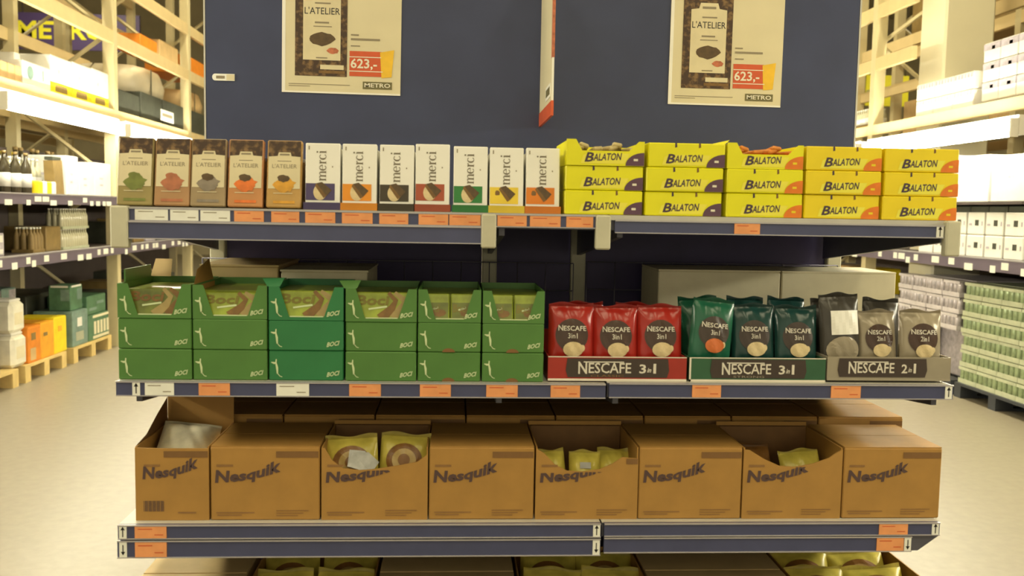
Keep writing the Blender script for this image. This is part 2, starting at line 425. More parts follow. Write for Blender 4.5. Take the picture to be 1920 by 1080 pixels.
# ------------------------------------------------------------------ posters and small signs
def poster(x, z, where, rot=0.0):
    t = thing('poster', 'white advertising poster with brown chocolate picture and red price, ' + where, 'poster', (x, 0.8515, z), (0, rot, 0))
    part('sheet', MB().box(0, 0.42, -0.003, 0, 0, 0.594, 'paper').box(0, 0.42, -0.0035, -0.0028, 0, 0.006, 'paper_edge').box(0, 0.012, -0.0035, -0.0028, 0.006, 0.594, 'paper_edge'), t)
    p = part('picture', MB().rect(0.046, 0.229, 0.060, 0.455, -0.0042, 'nibs'), t)
    part('label_panel', MB().poly([(0.074, 0.116), (0.206, 0.116), (0.206, 0.342), (0.178, 0.346), (0.172, 0.366), (0.108, 0.366), (0.102, 0.346), (0.074, 0.342)], -0.0050, 'label_cream')
         .blob(0.140, 0.190, 0.052, 0.026, -0.0056, 'choco', 3).blob(0.180, 0.150, 0.024, 0.012, -0.0056, 'berry', 5)
         .rect(0.12, 0.16, 0.122, 0.126, -0.0056, 'ink_soft').text("L'ATELIER", 0.079, 0.203, 0.276, 0.300, -0.0056, 'ink')
         .rect(0.115, 0.170, 0.312, 0.317, -0.0056, 'ink_soft').rect(0.115, 0.165, 0.345, 0.353, -0.0056, 'ink_soft')
         .rect(0.115, 0.165, 0.244, 0.250, -0.0056, 'ink_soft').rect(0.11, 0.175, 0.232, 0.235, -0.0056, 'ink_soft'), p)
    part('nib_print', MB().rect(0.135, 0.218, 0.084, 0.100, -0.0050, 'label_cream').rect(0.130, 0.222, 0.070, 0.080, -0.0050, 'choc_brown'), p)
    q = part('price_panel', MB().rect(0.238, 0.352, 0.064, 0.152, -0.0042, 'price_red').poly([(0.352, 0.060), (0.388, 0.064), (0.396, 0.160), (0.346, 0.150)], -0.0046, 'price_yellow')
             .rect(0.238, 0.350, 0.130, 0.133, -0.005, 'print_pale').rect(0.238, 0.356, 0.080, 0.083, -0.005, 'print_pale'), t)
    part('lettering', MB().text('623,-', 0.242, 0.336, 0.086, 0.126, -0.0052, 'print_pale', 0, 0.02), q)
    part('logo', MB().rect(0.286, 0.390, 0.020, 0.046, -0.0042, 'logo_olive').text('METRO', 0.292, 0.384, 0.026, 0.041, -0.0050, 'print_pale', 0, 0.02), t)
    part('caption', MB().rect(0.242, 0.270, 0.206, 0.211, -0.0042, 'ink_soft').rect(0.242, 0.345, 0.190, 0.197, -0.0042, 'ink_soft').rect(0.242, 0.275, 0.168, 0.172, -0.0042, 'ink_soft')
         .rect(0.024, 0.24, 0.030, 0.032, -0.0042, 'ink_soft').rect(0.024, 0.10, 0.023, 0.025, -0.0042, 'ink_soft'), t)['kind'] = 'stuff'
poster(0.289, 1.906, 'nearer the small white badge', 0.008)
poster(1.682, 1.898, 'farther from the small white badge', 0.006)
t = thing('hanging_poster', 'edge-on advertising poster with red border hung across the blue panel', 'poster', (1.215, 0.64, 1.806))
part('sheet', MB().box(-0.003, 0.003, -0.21, 0.21, 0, 0.594, 'paper').box(-0.0034, 0.0034, -0.211, -0.207, 0, 0.594, 'paper_edge'), t)
part('border', MB().box(-0.0042, 0.0042, -0.212, 0.212, -0.002, 0.045, 'price_red').box(-0.0042, 0.0042, -0.212, -0.19, 0.18, 0.40, 'berry'), t)
part('logo', MB().box(-0.0050, 0.0050, -0.18, -0.03, 0.060, 0.105, 'paper_edge').box(-0.0056, 0.0056, -0.165, -0.045, 0.07, 0.095, 'logo_olive'), t)
t = thing('badge', 'small white rounded badge stuck on the blue panel edge', 'badge', (0.046, 0.8515, 1.940))
part('plate', MB().prism([(0.010 + 0.010 * math.cos(a), 0.012 + 0.012 * math.sin(a)) for a in [PI / 2 + PI * i / 8 for i in range(9)]] + [(0.078, 0), (0.078, 0.024)], -0.004, 0, 'tag_white'), t)
part('print', MB().rect(0.014, 0.044, 0.007, 0.017, -0.0046, 'ink_soft').rect(0.050, 0.078, 0.002, 0.022, -0.0046, 'paper'), t)

# ------------------------------------------------------------------ top shelf: chocolate bars in standing packs
def big_bar(kind):
    t = thing('chocolate_bar', '', 'chocolate bar')
    w_, h_, d_ = 0.094, 0.186, 0.022
    part('wrapper', MB().cbox(0, w_, 0, d_, 0, h_, 'barlow_' + kind, 0.003).rect(0.003, w_ - 0.003, h_ * 0.70, h_ - 0.002, -0.0004, 'nibs'), t)
    part('front_label', MB().poly([(0.004, h_ * 0.28), (w_ - 0.004, h_ * 0.28), (w_ - 0.004, h_ * 0.755), (w_ * 0.70, h_ * 0.765), (w_ * 0.67, h_ * 0.82), (w_ * 0.33, h_ * 0.82), (w_ * 0.30, h_ * 0.765), (0.004, h_ * 0.755)], -0.0008, 'label_cream')
         .rect(w_ * 0.36, w_ * 0.64, h_ * 0.775, h_ * 0.80, -0.0012, 'ink_soft').rect(w_ * 0.3, w_ * 0.7, h_ * 0.685, h_ * 0.695, -0.0012, 'ink_soft'), t)
    part('fruit_picture', MB().blob(w_ * 0.52, h_ * 0.335, w_ * 0.36, h_ * 0.13, -0.0013, 'bar_' + kind, 2, 20, 0.3).blob(w_ * 0.48, h_ * 0.43, w_ * 0.20, h_ * 0.06, -0.0016, 'choco' if kind in ('vermilion', 'gold', 'grey') else 'bar_' + kind, 4), t)
    part('lettering', MB().text("L'ATELIER", w_ * 0.15, w_ * 0.86, h_ * 0.585, h_ * 0.645, -0.0014, 'ink_soft').rect(w_ * 0.2, w_ * 0.82, h_ * 0.06, h_ * 0.10, -0.0014, 'bar_' + kind).rect(w_ * 0.2, w_ * 0.75, h_ * 0.205, h_ * 0.215, -0.0016, 'label_cream'), t)
    return t
barlab = {'green': 'dark chocolate bar pack with olive green picture, standing at the shelf end', 'rose': 'dark chocolate bar pack with brick rose berry picture',
          'grey': 'dark chocolate bar pack with grey blueberry picture', 'vermilion': 'dark chocolate bar pack with bright vermilion orange picture', 'gold': 'dark chocolate bar pack with golden amber nut picture'}
bx = [-0.004, 0.095, 0.191, 0.291, 0.395]
for (k, lab), x in zip(barlab.items(), bx):
    t = big_bar(k); t['label'] = lab; t['group'] = 'chocolate bars on the top shelf'
    t.location = (x, 0.030, 1.4965); t.rotation_euler = (math.radians(-9), 0, 0)
    tr = MB().box(0.001, 0.095, 0.055, 0.40, 0, 0.003, 'kraft_dark').box(0.001, 0.0035, 0.055, 0.40, 0.003, 0.13, 'choc_brown').box(0.0925, 0.095, 0.055, 0.40, 0.003, 0.13, 'choc_brown').box(0.001, 0.095, 0.397, 0.40, 0.003, 0.13, 'choc_brown')
    tr.box(0.005, 0.091, 0.060, 0.39, 0.004, 0.14, 'nibs')
    part('display_box', tr.shift((0, 0, 0)), None)
    o = bpy.data.objects['display_box'] if False else C.objects[-1]
    o.location = (x, 0.030, 1.4925); tag(o, 'brown display box of bars behind the %s chocolate bar pack' % {'green': 'olive green', 'rose': 'brick rose', 'grey': 'grey blueberry', 'vermilion': 'vermilion orange', 'gold': 'golden amber'}[k], 'display box', 'display boxes behind the chocolate bars')

# ------------------------------------------------------------------ top shelf: white upright chocolate boxes
def letters_merci(mb, ax, ay, m, y, s):
    # hand drawn serif lowercase, reading upwards; (u along text, v up letter) -> x = ax - v*s, z = ay + u*s
    def st(pts, wd): mb.stroke([(ax - v * s, ay + u * s) for u, v in pts], [q * s for q in wd] if isinstance(wd, list) else wd * s, y, m)
    def stem(u): st([(u, 0), (u, 0.98)], 0.20); st([(u - 0.20, 0.03), (u + 0.20, 0.03)], 0.07)
    def arch(u): st([(u + 0.08, 0.72), (u + 0.2, 0.90), (u + 0.36, 0.97), (u + 0.5, 0.90), (u + 0.56, 0.75), (u + 0.56, 0.6)], [0.05, 0.08, 0.10, 0.15, 0.19, 0.20])
    stem(0.2); st([(0.0, 0.92), (0.2, 0.96)], 0.08); arch(0.2); st([(0.76, 0), (0.76, 0.7)], 0.2); st([(0.56, 0.03), (0.96, 0.03)], 0.07)
    arch(0.76); st([(1.32, 0), (1.32, 0.7)], 0.2); st([(1.12, 0.03), (1.52, 0.03)], 0.07)
    def ring(u, a0, a1, n=14): st([(u + 0.36 * math.cos(a0 + (a1 - a0) * i / n), 0.5 + 0.48 * math.sin(a0 + (a1 - a0) * i / n)) for i in range(n + 1)],
                                  [0.08 + 0.14 * abs(math.cos(a0 + (a1 - a0) * i / n)) ** 2 * (1 if math.cos(a0 + (a1 - a0) * i / n) < 0 else 0.6) for i in range(n + 1)])
    ring(2.0, 0.05, 2 * PI * 0.89); st([(1.68, 0.55), (2.36, 0.55)], 0.07)
    stem(2.75); st([(2.55, 0.92), (2.75, 0.96)], 0.08); st([(2.82, 0.70), (2.95, 0.90), (3.10, 0.92)], [0.06, 0.10, 0.20])
    ring(3.65, 0.75, 2 * PI * 0.90)
    stem(4.35); st([(4.15, 0.92), (4.35, 0.96)], 0.08); st([(4.35, 1.22), (4.35, 1.44)], 0.22)
    return mb
merci = [('violet', 0.500, 'white chocolate box with dark violet picture panel'), ('amber', 0.600, 'white chocolate box with glowing amber picture panel'),
         ('black', 0.702, 'white chocolate box with near black picture panel'), ('red', 0.800, 'white chocolate box with brick red picture panel'),
         ('green', 0.905, 'white chocolate box with bright green picture panel'), ('yellow', 1.005, 'white chocolate box with lemon yellow picture panel'),
         ('orange', 1.106, 'white chocolate box with deep orange picture panel')]
lettermesh = letters_merci(MB(), 0.056, 0.073, 'merci_ink', -0.0010, 0.0182).mesh('lettering')
dz = {'red': 0.004, 'yellow': -0.001}
for k, x, lab in merci:
    t = thing('chocolate_box', lab, 'chocolate box', (x, 0.034, 1.4985 + dz.get(k, 0)), (math.radians(-4), 0, 0), 'white chocolate boxes on the top shelf')
    part('carton', MB().cbox(0, 0.094, 0, 0.030, 0, 0.176, 'white_card', 0.002), t)
    pic = MB().rect(0.001, 0.080, 0.020, 0.066, -0.0008, 'flav_' + k)
    if k not in ('yellow', 'orange'): pic.ell(0.040, 0.042, 0.018, 0.022, -0.0012, 'coffee')
    p = part('picture_panel', pic, t)
    ch = MB().poly([(0.030, 0.066), (0.045, 0.070), (0.072, 0.048), (0.058, 0.032)], -0.0016, 'choco').poly([(0.030, 0.066), (0.058, 0.032), (0.050, 0.026), (0.026, 0.060)], -0.0016, 'choc_brown')
    if k in ('yellow', 'orange'): ch.blob(0.022, 0.050, 0.008, 0.008, -0.0012, 'choc_brown', 2)
    part('chocolate_picture', ch, p)
    part('lettering', lettermesh, t)
    part('mark', MB().rect(0.008, 0.011, 0.158, 0.168, -0.001, 'ink_soft').rect(0.072, 0.075, 0.110, 0.114, -0.001, 'ink_soft'), t)
    tr = thing('display_tray', 'low %s cardboard tray holding the %s' % ({'violet': 'violet', 'black': 'black'}.get(k, k), lab.replace('chocolate box', 'box')), 'tray', (x - 0.003, 0.022, 1.4925), (0, 0, 0), 'chocolate box trays on the top shelf')
    b = MB().box(0, 0.100, 0, 0.30, 0, 0.002, 'flavtray_' + k).box(0, 0.100, 0, 0.003, 0.002, 0.020, 'flavtray_' + k).box(0, 0.002, 0.003, 0.30, 0.002, 0.020, 'flavtray_' + k).box(0.098, 0.100, 0.003, 0.30, 0.002, 0.020, 'flavtray_' + k)
    part('tray_wall', b, tr)
    part('rear_box', MB().cbox(0.004, 0.096, 0.056, 0.29, 0.003, 0.170, 'white_card', 0.002), tr, label='white boxes in the back of the tray')

# ------------------------------------------------------------------ top shelf: yellow wafer cartons, five stacks of three
BW, BH, BD = 0.217, 0.0675, 0.26
def wafer_meshes(corner, opened, m):
    b = MB()
    if not opened:
        b.cbox(0, BW, 0, BD, 0, BH - 0.001, m, 0.0025)
    else:
        hz = BH * 0.60
        b.prism([(0, 0), (BW, 0), (BW, BH), (BW * 0.93, BH), (BW * 0.80, hz), (BW * 0.20, hz), (BW * 0.12, BH * 1.06), (0, BH * 1.06)], 0, 0.003, m)
        b.box(0, 0.003, 0.003, BD, 0, BH, m).box(BW - 0.003, BW, 0.003, BD, 0, BH, m).box(0, BW, BD - 0.003, BD, 0, BH, m).box(0.003, BW - 0.003, 0.003, BD - 0.003, 0, 0.003, m)
    body = b.mesh('carton')
    cp = MB()
    pts = [(BW - 0.0005, 0.001)] + [(BW - 0.0005 - 0.052 * math.sin(a) , 0.001 + 0.036 * math.cos(a)) for a in [PI / 2 * i / 8 for i in range(9)]]
    cp.poly([pts[0]] + pts[1:], -0.0008, corner)
    cp.rect(BW - 0.030, BW - 0.018, 0.014, 0.020, -0.0012, 'print_pale' if corner == 'bal_purple' else 'bal_gold')
    lp = MB().poly([(0.040, 0.006), (BW - 0.055, 0.006), (BW - 0.040, 0.034), (0.060, 0.034), (0.046, 0.028)], -0.0006, 'bal_pale')
    B1 = MB().text('B', 0.050, 0.076, 0.010, 0.036, -0.0014, 'bal_ink', 0.25, 0.025).text('ALATON', 0.074, 0.154, 0.0125, 0.0335, -0.0014, 'bal_ink', 0.22, 0.018,
              arc=lambda u, t_: 0.0125 + t_ * 0.020 + u * 0.0035)
    nt_ = []
    for x in (0.075, 0.142): nt_.append(MB().poly([(x, BH - 0.001), (x, BH - 0.014), (x + 0.006, BH - 0.012), (x + 0.005, BH - 0.001)], -0.0006, 'bal_ink' if x < 0.1 else 'kraft_dark').mesh('notch'))
    return body, cp.mesh('corner_print'), lp.mesh('label_glow'), B1.mesh('lettering'), nt_
cols = [(1.214, 'bal_purple', 'bal_yellow'), (1.440, 'bal_purple', 'bal_yellow'), (1.666, 'bal_orange', 'bal_yellow'), (1.891, 'bal_orange', 'bal_gold'), (2.117, 'bal_orange', 'bal_gold')]
WHERE = ['beside the orange chocolate box', 'that has a lidded top and purple corners', 'with orange corners and an open top', 'between the open-topped orange stack and the end stack', 'at the free end of the top shelf']
LV = ['bottom', 'middle', 'top']
cache = {}
jit = random.Random(3)
for ci, (x, cc, m) in enumerate(cols):
    for r in range(3):
        op = r == 2 and ci in (0, 2)
        if (cc, op, m) not in cache: cache[cc, op, m] = wafer_meshes(cc, op, m)
        body, cp, lp, lt, nt_ = cache[cc, op, m]
        t = thing('wafer_carton', '%s yellow wafer carton, %s corner, %s of the %s stack from the orange chocolate box' % ('open' if op else 'closed', 'purple' if cc == 'bal_purple' else 'orange', LV[r], ('first', 'second', 'third', 'fourth', 'fifth')[ci]), 'carton',
                  (x + jit.uniform(-0.002, 0.003), 0.016 + jit.uniform(0, 0.006), 1.4925 + r * BH * 1.003), (0, 0, 0), 'yellow wafer cartons on the top shelf')
        part('carton', body, t); part('corner_print', cp, t); part('label_glow', lp, t); part('lettering', lt, t)
        if not op:
            part('notch', nt_[0], t); part('notch', nt_[1], t)
        if op:
            for i in range(6):
                wm = MB().cbox(-0.014, 0.014, -0.085, 0.085, -0.006, 0.006, 'wafer' if cc == 'bal_purple' else 'wafer_orange', 0.004)
                o = part('wafer_bar', wm); o.location = (x + 0.028 + i * 0.032, 0.115, 1.4925 + 2 * BH + 0.052 + 0.006 * math.sin(i * 2.1)); o.rotation_euler = (0.05 * math.sin(i * 3), 0.35 * math.sin(i * 1.7), 0.15 * math.cos(i * 2.3))
                tag(o, 'foil wrapped wafer bar lying in the open carton with %s corner' % ('purple' if cc == 'bal_purple' else 'orange'), 'wafer bar', 'wafer bars in the open %s carton' % ('purple' if cc == 'bal_purple' else 'orange'))
                fl = MB().box(0.02, BW - 0.02, 0, 0.003, 0, 0.046, 'wafer' if cc == 'bal_purple' else 'wafer_orange') if i == 0 else None
                if fl: 
                    ff = part('filling_layer', MB().box(0.006, BW - 0.006, 0.01, BD - 0.006, 0.004, 0.040, 'wafer' if cc == 'bal_purple' else 'wafer_orange'), t)
        if r == 2 and ci == 1:
            part('lid_flap', MB().add([(BW * 0.82, 0.004, BH - 0.001), (BW, 0.004, BH - 0.001), (BW * 1.08, 0.02, BH + 0.012), (BW * 0.95, 0.06, BH + 0.006), (BW * 0.82, 0.06, BH - 0.001)], [(0, 1, 2, 3, 4)], m), t)

# ------------------------------------------------------------------ middle shelf: green chocolate cartons
def boci_parts(w_, h_, d_, m, opened, notch):
    b = MB()
    if not opened:
        b.cbox(0, w_, 0, d_, 0, h_ - 0.001, m, 0.0025)
    else:
        hz = 0.010
        b.prism([(0, 0), (w_, 0), (w_, h_), (w_ * 0.88, h_), (w_ * 0.74, hz), (w_ * 0.27, hz), (w_ * 0.14, h_), (0, h_)], 0, 0.003, m)
        b.box(0, 0.003, 0.003, d_, 0, h_, m).box(w_ - 0.003, w_, 0.003, d_, 0, h_, m).box(0, w_, d_ - 0.003, d_, 0, h_, m).box(0.003, w_ - 0.003, 0.003, d_ - 0.003, 0, 0.003, m)
        b.box(w_ * 0.28, w_ * 0.73, -0.0006, 0.0034, hz - 0.001, hz + 0.0015, 'boci_print')
    e = MB(); s = 0.085
    e.stroke([(0.006, s * 0.60), (0.014, s * 0.57), (0.020, s * 0.58)], [0.002, 0.006, 0.004], -0.001, 'boci_print')
    e.stroke([(0.020, s * 0.70), (0.019, s * 0.58), (0.022, s * 0.42), (0.023, s * 0.22)], [0.003, 0.004, 0.006, 0.004], -0.0012, 'boci_print')
    e.stroke([(0.023, s * 0.24), (0.030, s * 0.14), (0.036, s * 0.12)], [0.002, 0.002, 0.002], -0.0012, 'boci_print')
    l = MB().text('BOCI', w_ - 0.046, w_ - 0.010, 0.012, 0.026, -0.001, 'boci_print', 0.3, 0.03, arc=lambda u, t_: 0.010 + t_ * 0.013 + u * 0.006)
    n = None
    if notch: n = MB().ell(w_ * 0.49, 0.0, 0.018, 0.011, -0.0008, 'kraft_dark', 0, PI, 8).mesh('notch')
    return b.mesh('carton'), e.mesh('emblem'), l.mesh('lettering'), n
bc = [(-0.001, 0.198, 'boci_green', 0.0850), (0.199, 0.202, 'boci_green', 0.0845), (0.404, 0.205, 'boci_teal', 0.0840), (0.613, 0.197, 'boci_green', 0.0830), (0.812, 0.176, 'boci_green', 0.0830), (0.991, 0.174, 'boci_green', 0.0825)]
ORD = ['sixth', 'fifth', 'fourth', 'third', 'second', 'first']
def choc_bar(w_, h_, dark, two):
    b = MB().cbox(0, w_, 0, 0.012, 0, h_, 'choc_wrap_dark' if dark else 'choc_wrap', 0.003)
    d = MB()
    if two: b.rect(0.003, w_ - 0.003, 0.003, h_ * 0.66, -0.0005, 'choc_wrap_dark')
    d.text('Boci', w_ * 0.08, w_ * 0.62, h_ * (0.30 if two else 0.52), h_ * (0.60 if two else 0.88), -0.0012, 'choc_letters' if not dark else 'choc_brown', 0.1, 0.03)
    d.stroke([(w_ * 0.28, h_ * 0.38), (w_ * 0.58, h_ * 0.48)], 0.005, -0.0012, 'boci_print')
    br = MB().stroke([(w_ * 0.60, h_ * 0.98), (w_ * 0.72, h_ * 0.70), (w_ * 0.66, h_ * 0.42), (w_ * 0.48, h_ * 0.04)], [0.010, 0.014, 0.020, 0.030], -0.0010, 'choc_pink' if dark else 'choc_brown')
    br.stroke([(w_ * 0.70, h_ * 0.98), (w_ * 0.88, h_ * 0.70), (w_ * 0.82, h_ * 0.42), (w_ * 0.70, h_ * 0.04)], [0.010, 0.020, 0.024, 0.030], -0.0008, 'choc_brown' if dark else 'choc_pink')
    if two: br = MB().blob(w_ * 0.6, h_ * 0.28, w_ * 0.3, h_ * 0.16, -0.001, 'choc_brown', 4)
    return b, d, br
for ci, (x, w_, m, h_) in enumerate(bc):
    z = 1.0205
    for r in range(3):
        op = r == 2; hh = h_ if r < 2 else h_ * 1.10
        nt_ = ci >= 4 and r < 2
        a, e, l, n = boci_parts(w_ - 0.002, hh, 0.30, m, op, nt_)
        t = thing('chocolate_carton', '%s green chocolate carton, %s of the %s stack from the red coffee tray' % ('open' if op else 'closed', LV[r], ORD[ci]), 'carton', (x, 0.016 + 0.003 * jit.random(), z), (0, 0, 0), 'green chocolate cartons on the middle shelf')
        part('carton', a, t); part('emblem', e, t); part('lettering', l, t)
        if n: part('notch', n, t)
        if op:
            if ci == 0: part('lid_flap', MB().box(-0.002, 0.002, 0.06, 0.28, hh, hh + 0.035, 'boci_green').add([(0, 0.28, hh), (0.06, 0.28, hh), (0.05, 0.33, hh + 0.05), (0, 0.33, hh + 0.05)], [(0, 1, 2, 3)], 'kraft_pale'), t)
            if ci == 1: part('lid_flap', MB().add([(0.002, 0.004, hh * 0.95), (0.002, 0.22, hh * 0.95), (-0.012, 0.22, hh + 0.06), (0.010, 0.01, hh + 0.042)], [(0, 1, 2, 3)], 'kraft').box(0.0, 0.004, 0.01, 0.22, hh * 0.3, hh * 0.95, 'kraft'), t, label='raised brown cardboard flap')
            if ci in (2, 3): part('lid_flap', MB().add([(-0.004, 0.003, hh), (0.030, 0.003, hh), (0.040, 0.02, hh + 0.022), (-0.02, 0.02, hh + 0.020)], [(0, 1, 2, 3)], m), t)
            k = 1 if ci < 4 else 2
            for j in range(k):
                ww = (w_ * 0.86) if k == 1 else w_ * 0.42
                bb, dd, br = choc_bar(ww, 0.078 if ci != 1 else 0.070, ci in (0,), k == 2)
                o = thing('chocolate_pack', ('green chocolate pack in the open carton, %s stack from the red coffee tray' % ORD[ci]), 'chocolate', (x + w_ * 0.07 + j * w_ * 0.44, 0.024, z + 0.0045), (math.radians(-14 if k == 1 else -20), 0, 0), 'chocolate packs in the green cartons')
                part('wrapper', bb, o); part('lettering', dd, o); part('picture', br, o)
            part('filling_layer', MB().box(0.006, w_ - 0.008, 0.055, 0.29, 0.004, hh * 0.80, 'choc_wrap'), t, label='green chocolate packs filling the carton')
        z += hh
# pale cartons behind the green ones
for x0, x1, y0, y1, z1, mm, lab in ((0.130, 0.365, 0.36, 0.74, 1.318, 'kraft_pale', 'pale carton lying behind the sixth green chocolate stack'),
                                    (0.375, 0.640, 0.36, 0.74, 1.305, 'carton_cream', 'dull cream carton lying behind the fifth green chocolate stack')):
    t = thing('carton', lab, 'carton', ((x0 + x1) / 2, (y0 + y1) / 2, 1.0205)); hw, hd, hh = (x1 - x0) / 2, (y1 - y0) / 2, z1 - 1.0205
    part('body', MB().cbox(-hw, hw, -hd, hd, 0, hh - 0.006, mm, 0.003), t)
    part('lid', MB().box(-hw - 0.003, hw + 0.003, -hd - 0.003, -0.002, hh - 0.006, hh, mm).box(-hw - 0.003, hw + 0.003, 0.002, hd + 0.003, hh - 0.006, hh, mm), t)
# cream cartons behind the coffee
for x0, x1, lab in ((1.590, 2.004, 'plain cream carton behind the green coffee tray'), (2.010, 2.404, 'plain cream carton behind the grey coffee tray, at the shelf end')):
    t = thing('cream_carton', lab, 'carton', ((x0 + x1) / 2, 0.64, 1.0245)); hw = (x1 - x0) / 2
    part('body', MB().cbox(-hw, hw, -0.14, 0.14, 0, 0.284, 'carton_cream', 0.003), t)
    part('lid', MB().box(-hw, hw, -0.14, -0.002, 0.284, 0.289, 'carton_cream').box(-hw, hw, 0.002, 0.14, 0.284, 0.289, 'carton_cream'), t)

# ------------------------------------------------------------------ middle shelf: coffee pouches in display trays
def pillow(w_, h_, th, m, sd, crimp=0.012):
    r = random.Random(sd); ph = [r.uniform(0, 6) for _ in range(6)]
    def bulge(x, z):
        u = max(-1, min(1, x / (w_ / 2))); v = max(-1, min(1, (z - h_ / 2) / (h_ / 2 - crimp)))
        k = max(0, (1 - u * u)) ** 0.45 * max(0, (1 - abs(v) ** 2.5)) ** 0.55
        wr = 0.10 * math.sin(7 * u + ph[0] + 3 * v) * math.cos(5 * v + ph[1]) + 0.06 * math.sin(13 * u + 9 * v + ph[2])
        edge = max(0, abs(v) - 0.55) / 0.45
        return th * k * (1 + wr * (0.5 + 1.2 * edge))
    nx, nz = 24, 22; mb = MB(); vs = []
    for side in (-1, 1):
        for j in range(nz + 1):
            for i in range(nx + 1):
                x = -w_ / 2 + w_ * i / nx; z = h_ * j / nz
                sway = 0.004 * math.sin(9 * x / w_ + ph[3]) * (z / h_) ** 3
                vs.append((x, side * bulge(x, z) + sway, z + (0.004 * math.sin(8 * x / w_ + ph[4]) if j == nz else 0)))
    n = (nx + 1) * (nz + 1); fs = []
    for j in range(nz):
        for i in range(nx):
            a = j * (nx + 1) + i
            fs.append((a, a + 1, a + nx + 2, a + nx + 1)); fs.append((n + a, n + a + nx + 1, n + a + nx + 2, n + a + 1))
    mb.add(vs, fs, m, True)
    return mb, lambda x, z: -bulge(x, z)
def disc(mb, cx, cz, rx, rz, fn, off, m, n=20, rings=3):
    vs = [(cx, fn(cx, cz) - off, cz)]
    for k in range(1, rings + 1):
        for i in range(n):
            a = 2 * PI * i / n; x = cx + rx * k / rings * math.cos(a); z = cz + rz * k / rings * math.sin(a); vs.append((x, fn(x, z) - off, z))
    fs = [(0, 1 + i, 1 + (i + 1) % n) for i in range(n)]
    for k in range(1, rings):
        for i in range(n):
            a = 1 + (k - 1) * n + i; b = 1 + (k - 1) * n + (i + 1) % n
            fs.append((a, a + n, b + n, b))
    mb.add(vs, fs, m)
def patch(mb, x0, x1, z0, z1, fn, off, m, n=8):
    vs = [(x0 + (x1 - x0) * i / n, fn(x0 + (x1 - x0) * i / n, z0 + (z1 - z0) * j / n) - off, z0 + (z1 - z0) * j / n) for j in range(n + 1) for i in range(n + 1)]
    mb.add(vs, [(j * (n + 1) + i, j * (n + 1) + i + 1, (j + 1) * (n + 1) + i + 1, (j + 1) * (n + 1) + i) for j in range(n) for i in range(n)], m)
def pouch(loc, rot, w_, h_, th, m, sd, label, kind, num='3'):
    t = thing('coffee_pouch', label, 'pouch', loc, rot, 'coffee pouches in the %s tray' % kind)
    b, fn = pillow(w_, h_, th, m, sd); part('bag', b, t)
    cz = h_ * 0.55; R = w_ * 0.36
    e = MB(); disc(e, 0, cz, R, R, fn, 0.0030, 'pouch_disc' if kind != 'green' else 'tray_band', 28, 7); dd = part('emblem', e, t)
    c = MB(); disc(c, 0.004, cz - R * 0.86, R * 0.62, R * 0.46, fn, 0.0044, 'coffee_red' if (kind == 'green' and sd == 21) else 'coffee')
    disc(c, R * 0.66, cz - R * 0.78, R * 0.14, R * 0.20, fn, 0.0040, 'coffee'); part('cup_picture', c, dd)
    l = MB().text('N', -R * 0.84, -R * 0.56, cz + R * 0.26, cz + R * 0.60, -0.0056, 'pouch_text', 0, 0.015, fn=fn)
    l.text('ESCAFE', -R * 0.52, R * 0.86, cz + R * 0.26, cz + R * 0.56, -0.0056, 'pouch_text', 0, 0.015, fn=fn)
    l.text(num + 'in1', -R * 0.25, R * 0.32, cz - R * 0.20, cz + R * 0.12, -0.0056, 'pouch_text', 0, 0.01, fn=fn)
    part('lettering', l, dd)
    return t
def coffee_tray(x0, x1, z0, m, band, num, sub, label, kind, y=0.022, edge='tray_edge'):
    w_ = x1 - x0; d = 0.30; h = 0.068
    t = thing('coffee_tray', label, 'tray', (x0, y, z0), (0, 0, 0), 'coffee display trays on the middle shelf')
    part('tray_wall', MB().box(0, w_, 0, 0.003, 0, h, m).box(0, 0.003, 0.003, d, 0, h * 1.0, m).box(w_ - 0.003, w_, 0.003, d, 0, h, m).box(0, w_, d - 0.003, d, 0, h * 1.6, m).box(0.003, w_ - 0.003, 0.003, d - 0.003, 0, 0.003, m), t)
    ed = MB().box(0, w_, -0.0012, 0.001, 0, 0.006, edge)
    if kind != 'grey': ed.box(0, w_, -0.0006, 0.001, h - 0.0015, h + 0.001, edge)
    if kind == 'green': ed.box(0, 0.005, -0.0012, 0.001, 0, h, edge)
    part('tray_edge', ed, t)
    bx0, bx1 = band
    bd = part('band', MB().poly([(bx0 + 0.006, 0.010), (bx1 - 0.006, 0.010), (bx1, 0.030), (bx1 - 0.004, h - 0.004), (bx0 + 0.004, h - 0.004), (bx0, 0.030)], -0.0014, 'tray_band'), t)
    bw = bx1 - bx0
    l = MB().text('N', bx0 + bw * 0.12, bx0 + bw * 0.205, 0.020, 0.055, -0.0022, 'pouch_text', 0, 0.02).text('ESCAFE', bx0 + bw * 0.22, bx0 + bw * 0.63, 0.022, 0.052, -0.0022, 'pouch_text', 0, 0.012)
    l.rect(bx0 + bw * 0.17, bx0 + bw * 0.56, 0.0525, 0.0555, -0.0024, 'pouch_text')
    l.text(num, bx0 + bw * 0.71, bx0 + bw * 0.775, 0.022, 0.048, -0.0022, 'pouch_text', 0, 0.02).text('in', bx0 + bw * 0.785, bx0 + bw * 0.825, 0.025, 0.038, -0.0022, 'pouch_text', 0.3, 0.02).text('1', bx0 + bw * 0.845, bx0 + bw * 0.872, 0.022, 0.050, -0.0022, 'pouch_text', 0, 0.02)
    if sub: l.text(sub, bx0 + bw * 0.24, bx0 + bw * 0.56, 0.0115, 0.0175, -0.0022, 'kraft_ink_soft' if kind == 'red' else 'tray_grey', 0, 0)
    part('lettering', l, bd)
    return t
coffee_tray(1.177, 1.572, 1.0245, 'tray_red', (0.050, 0.345), '3', 'CLASSIC', 'red cardboard display tray of red coffee pouches', 'red')
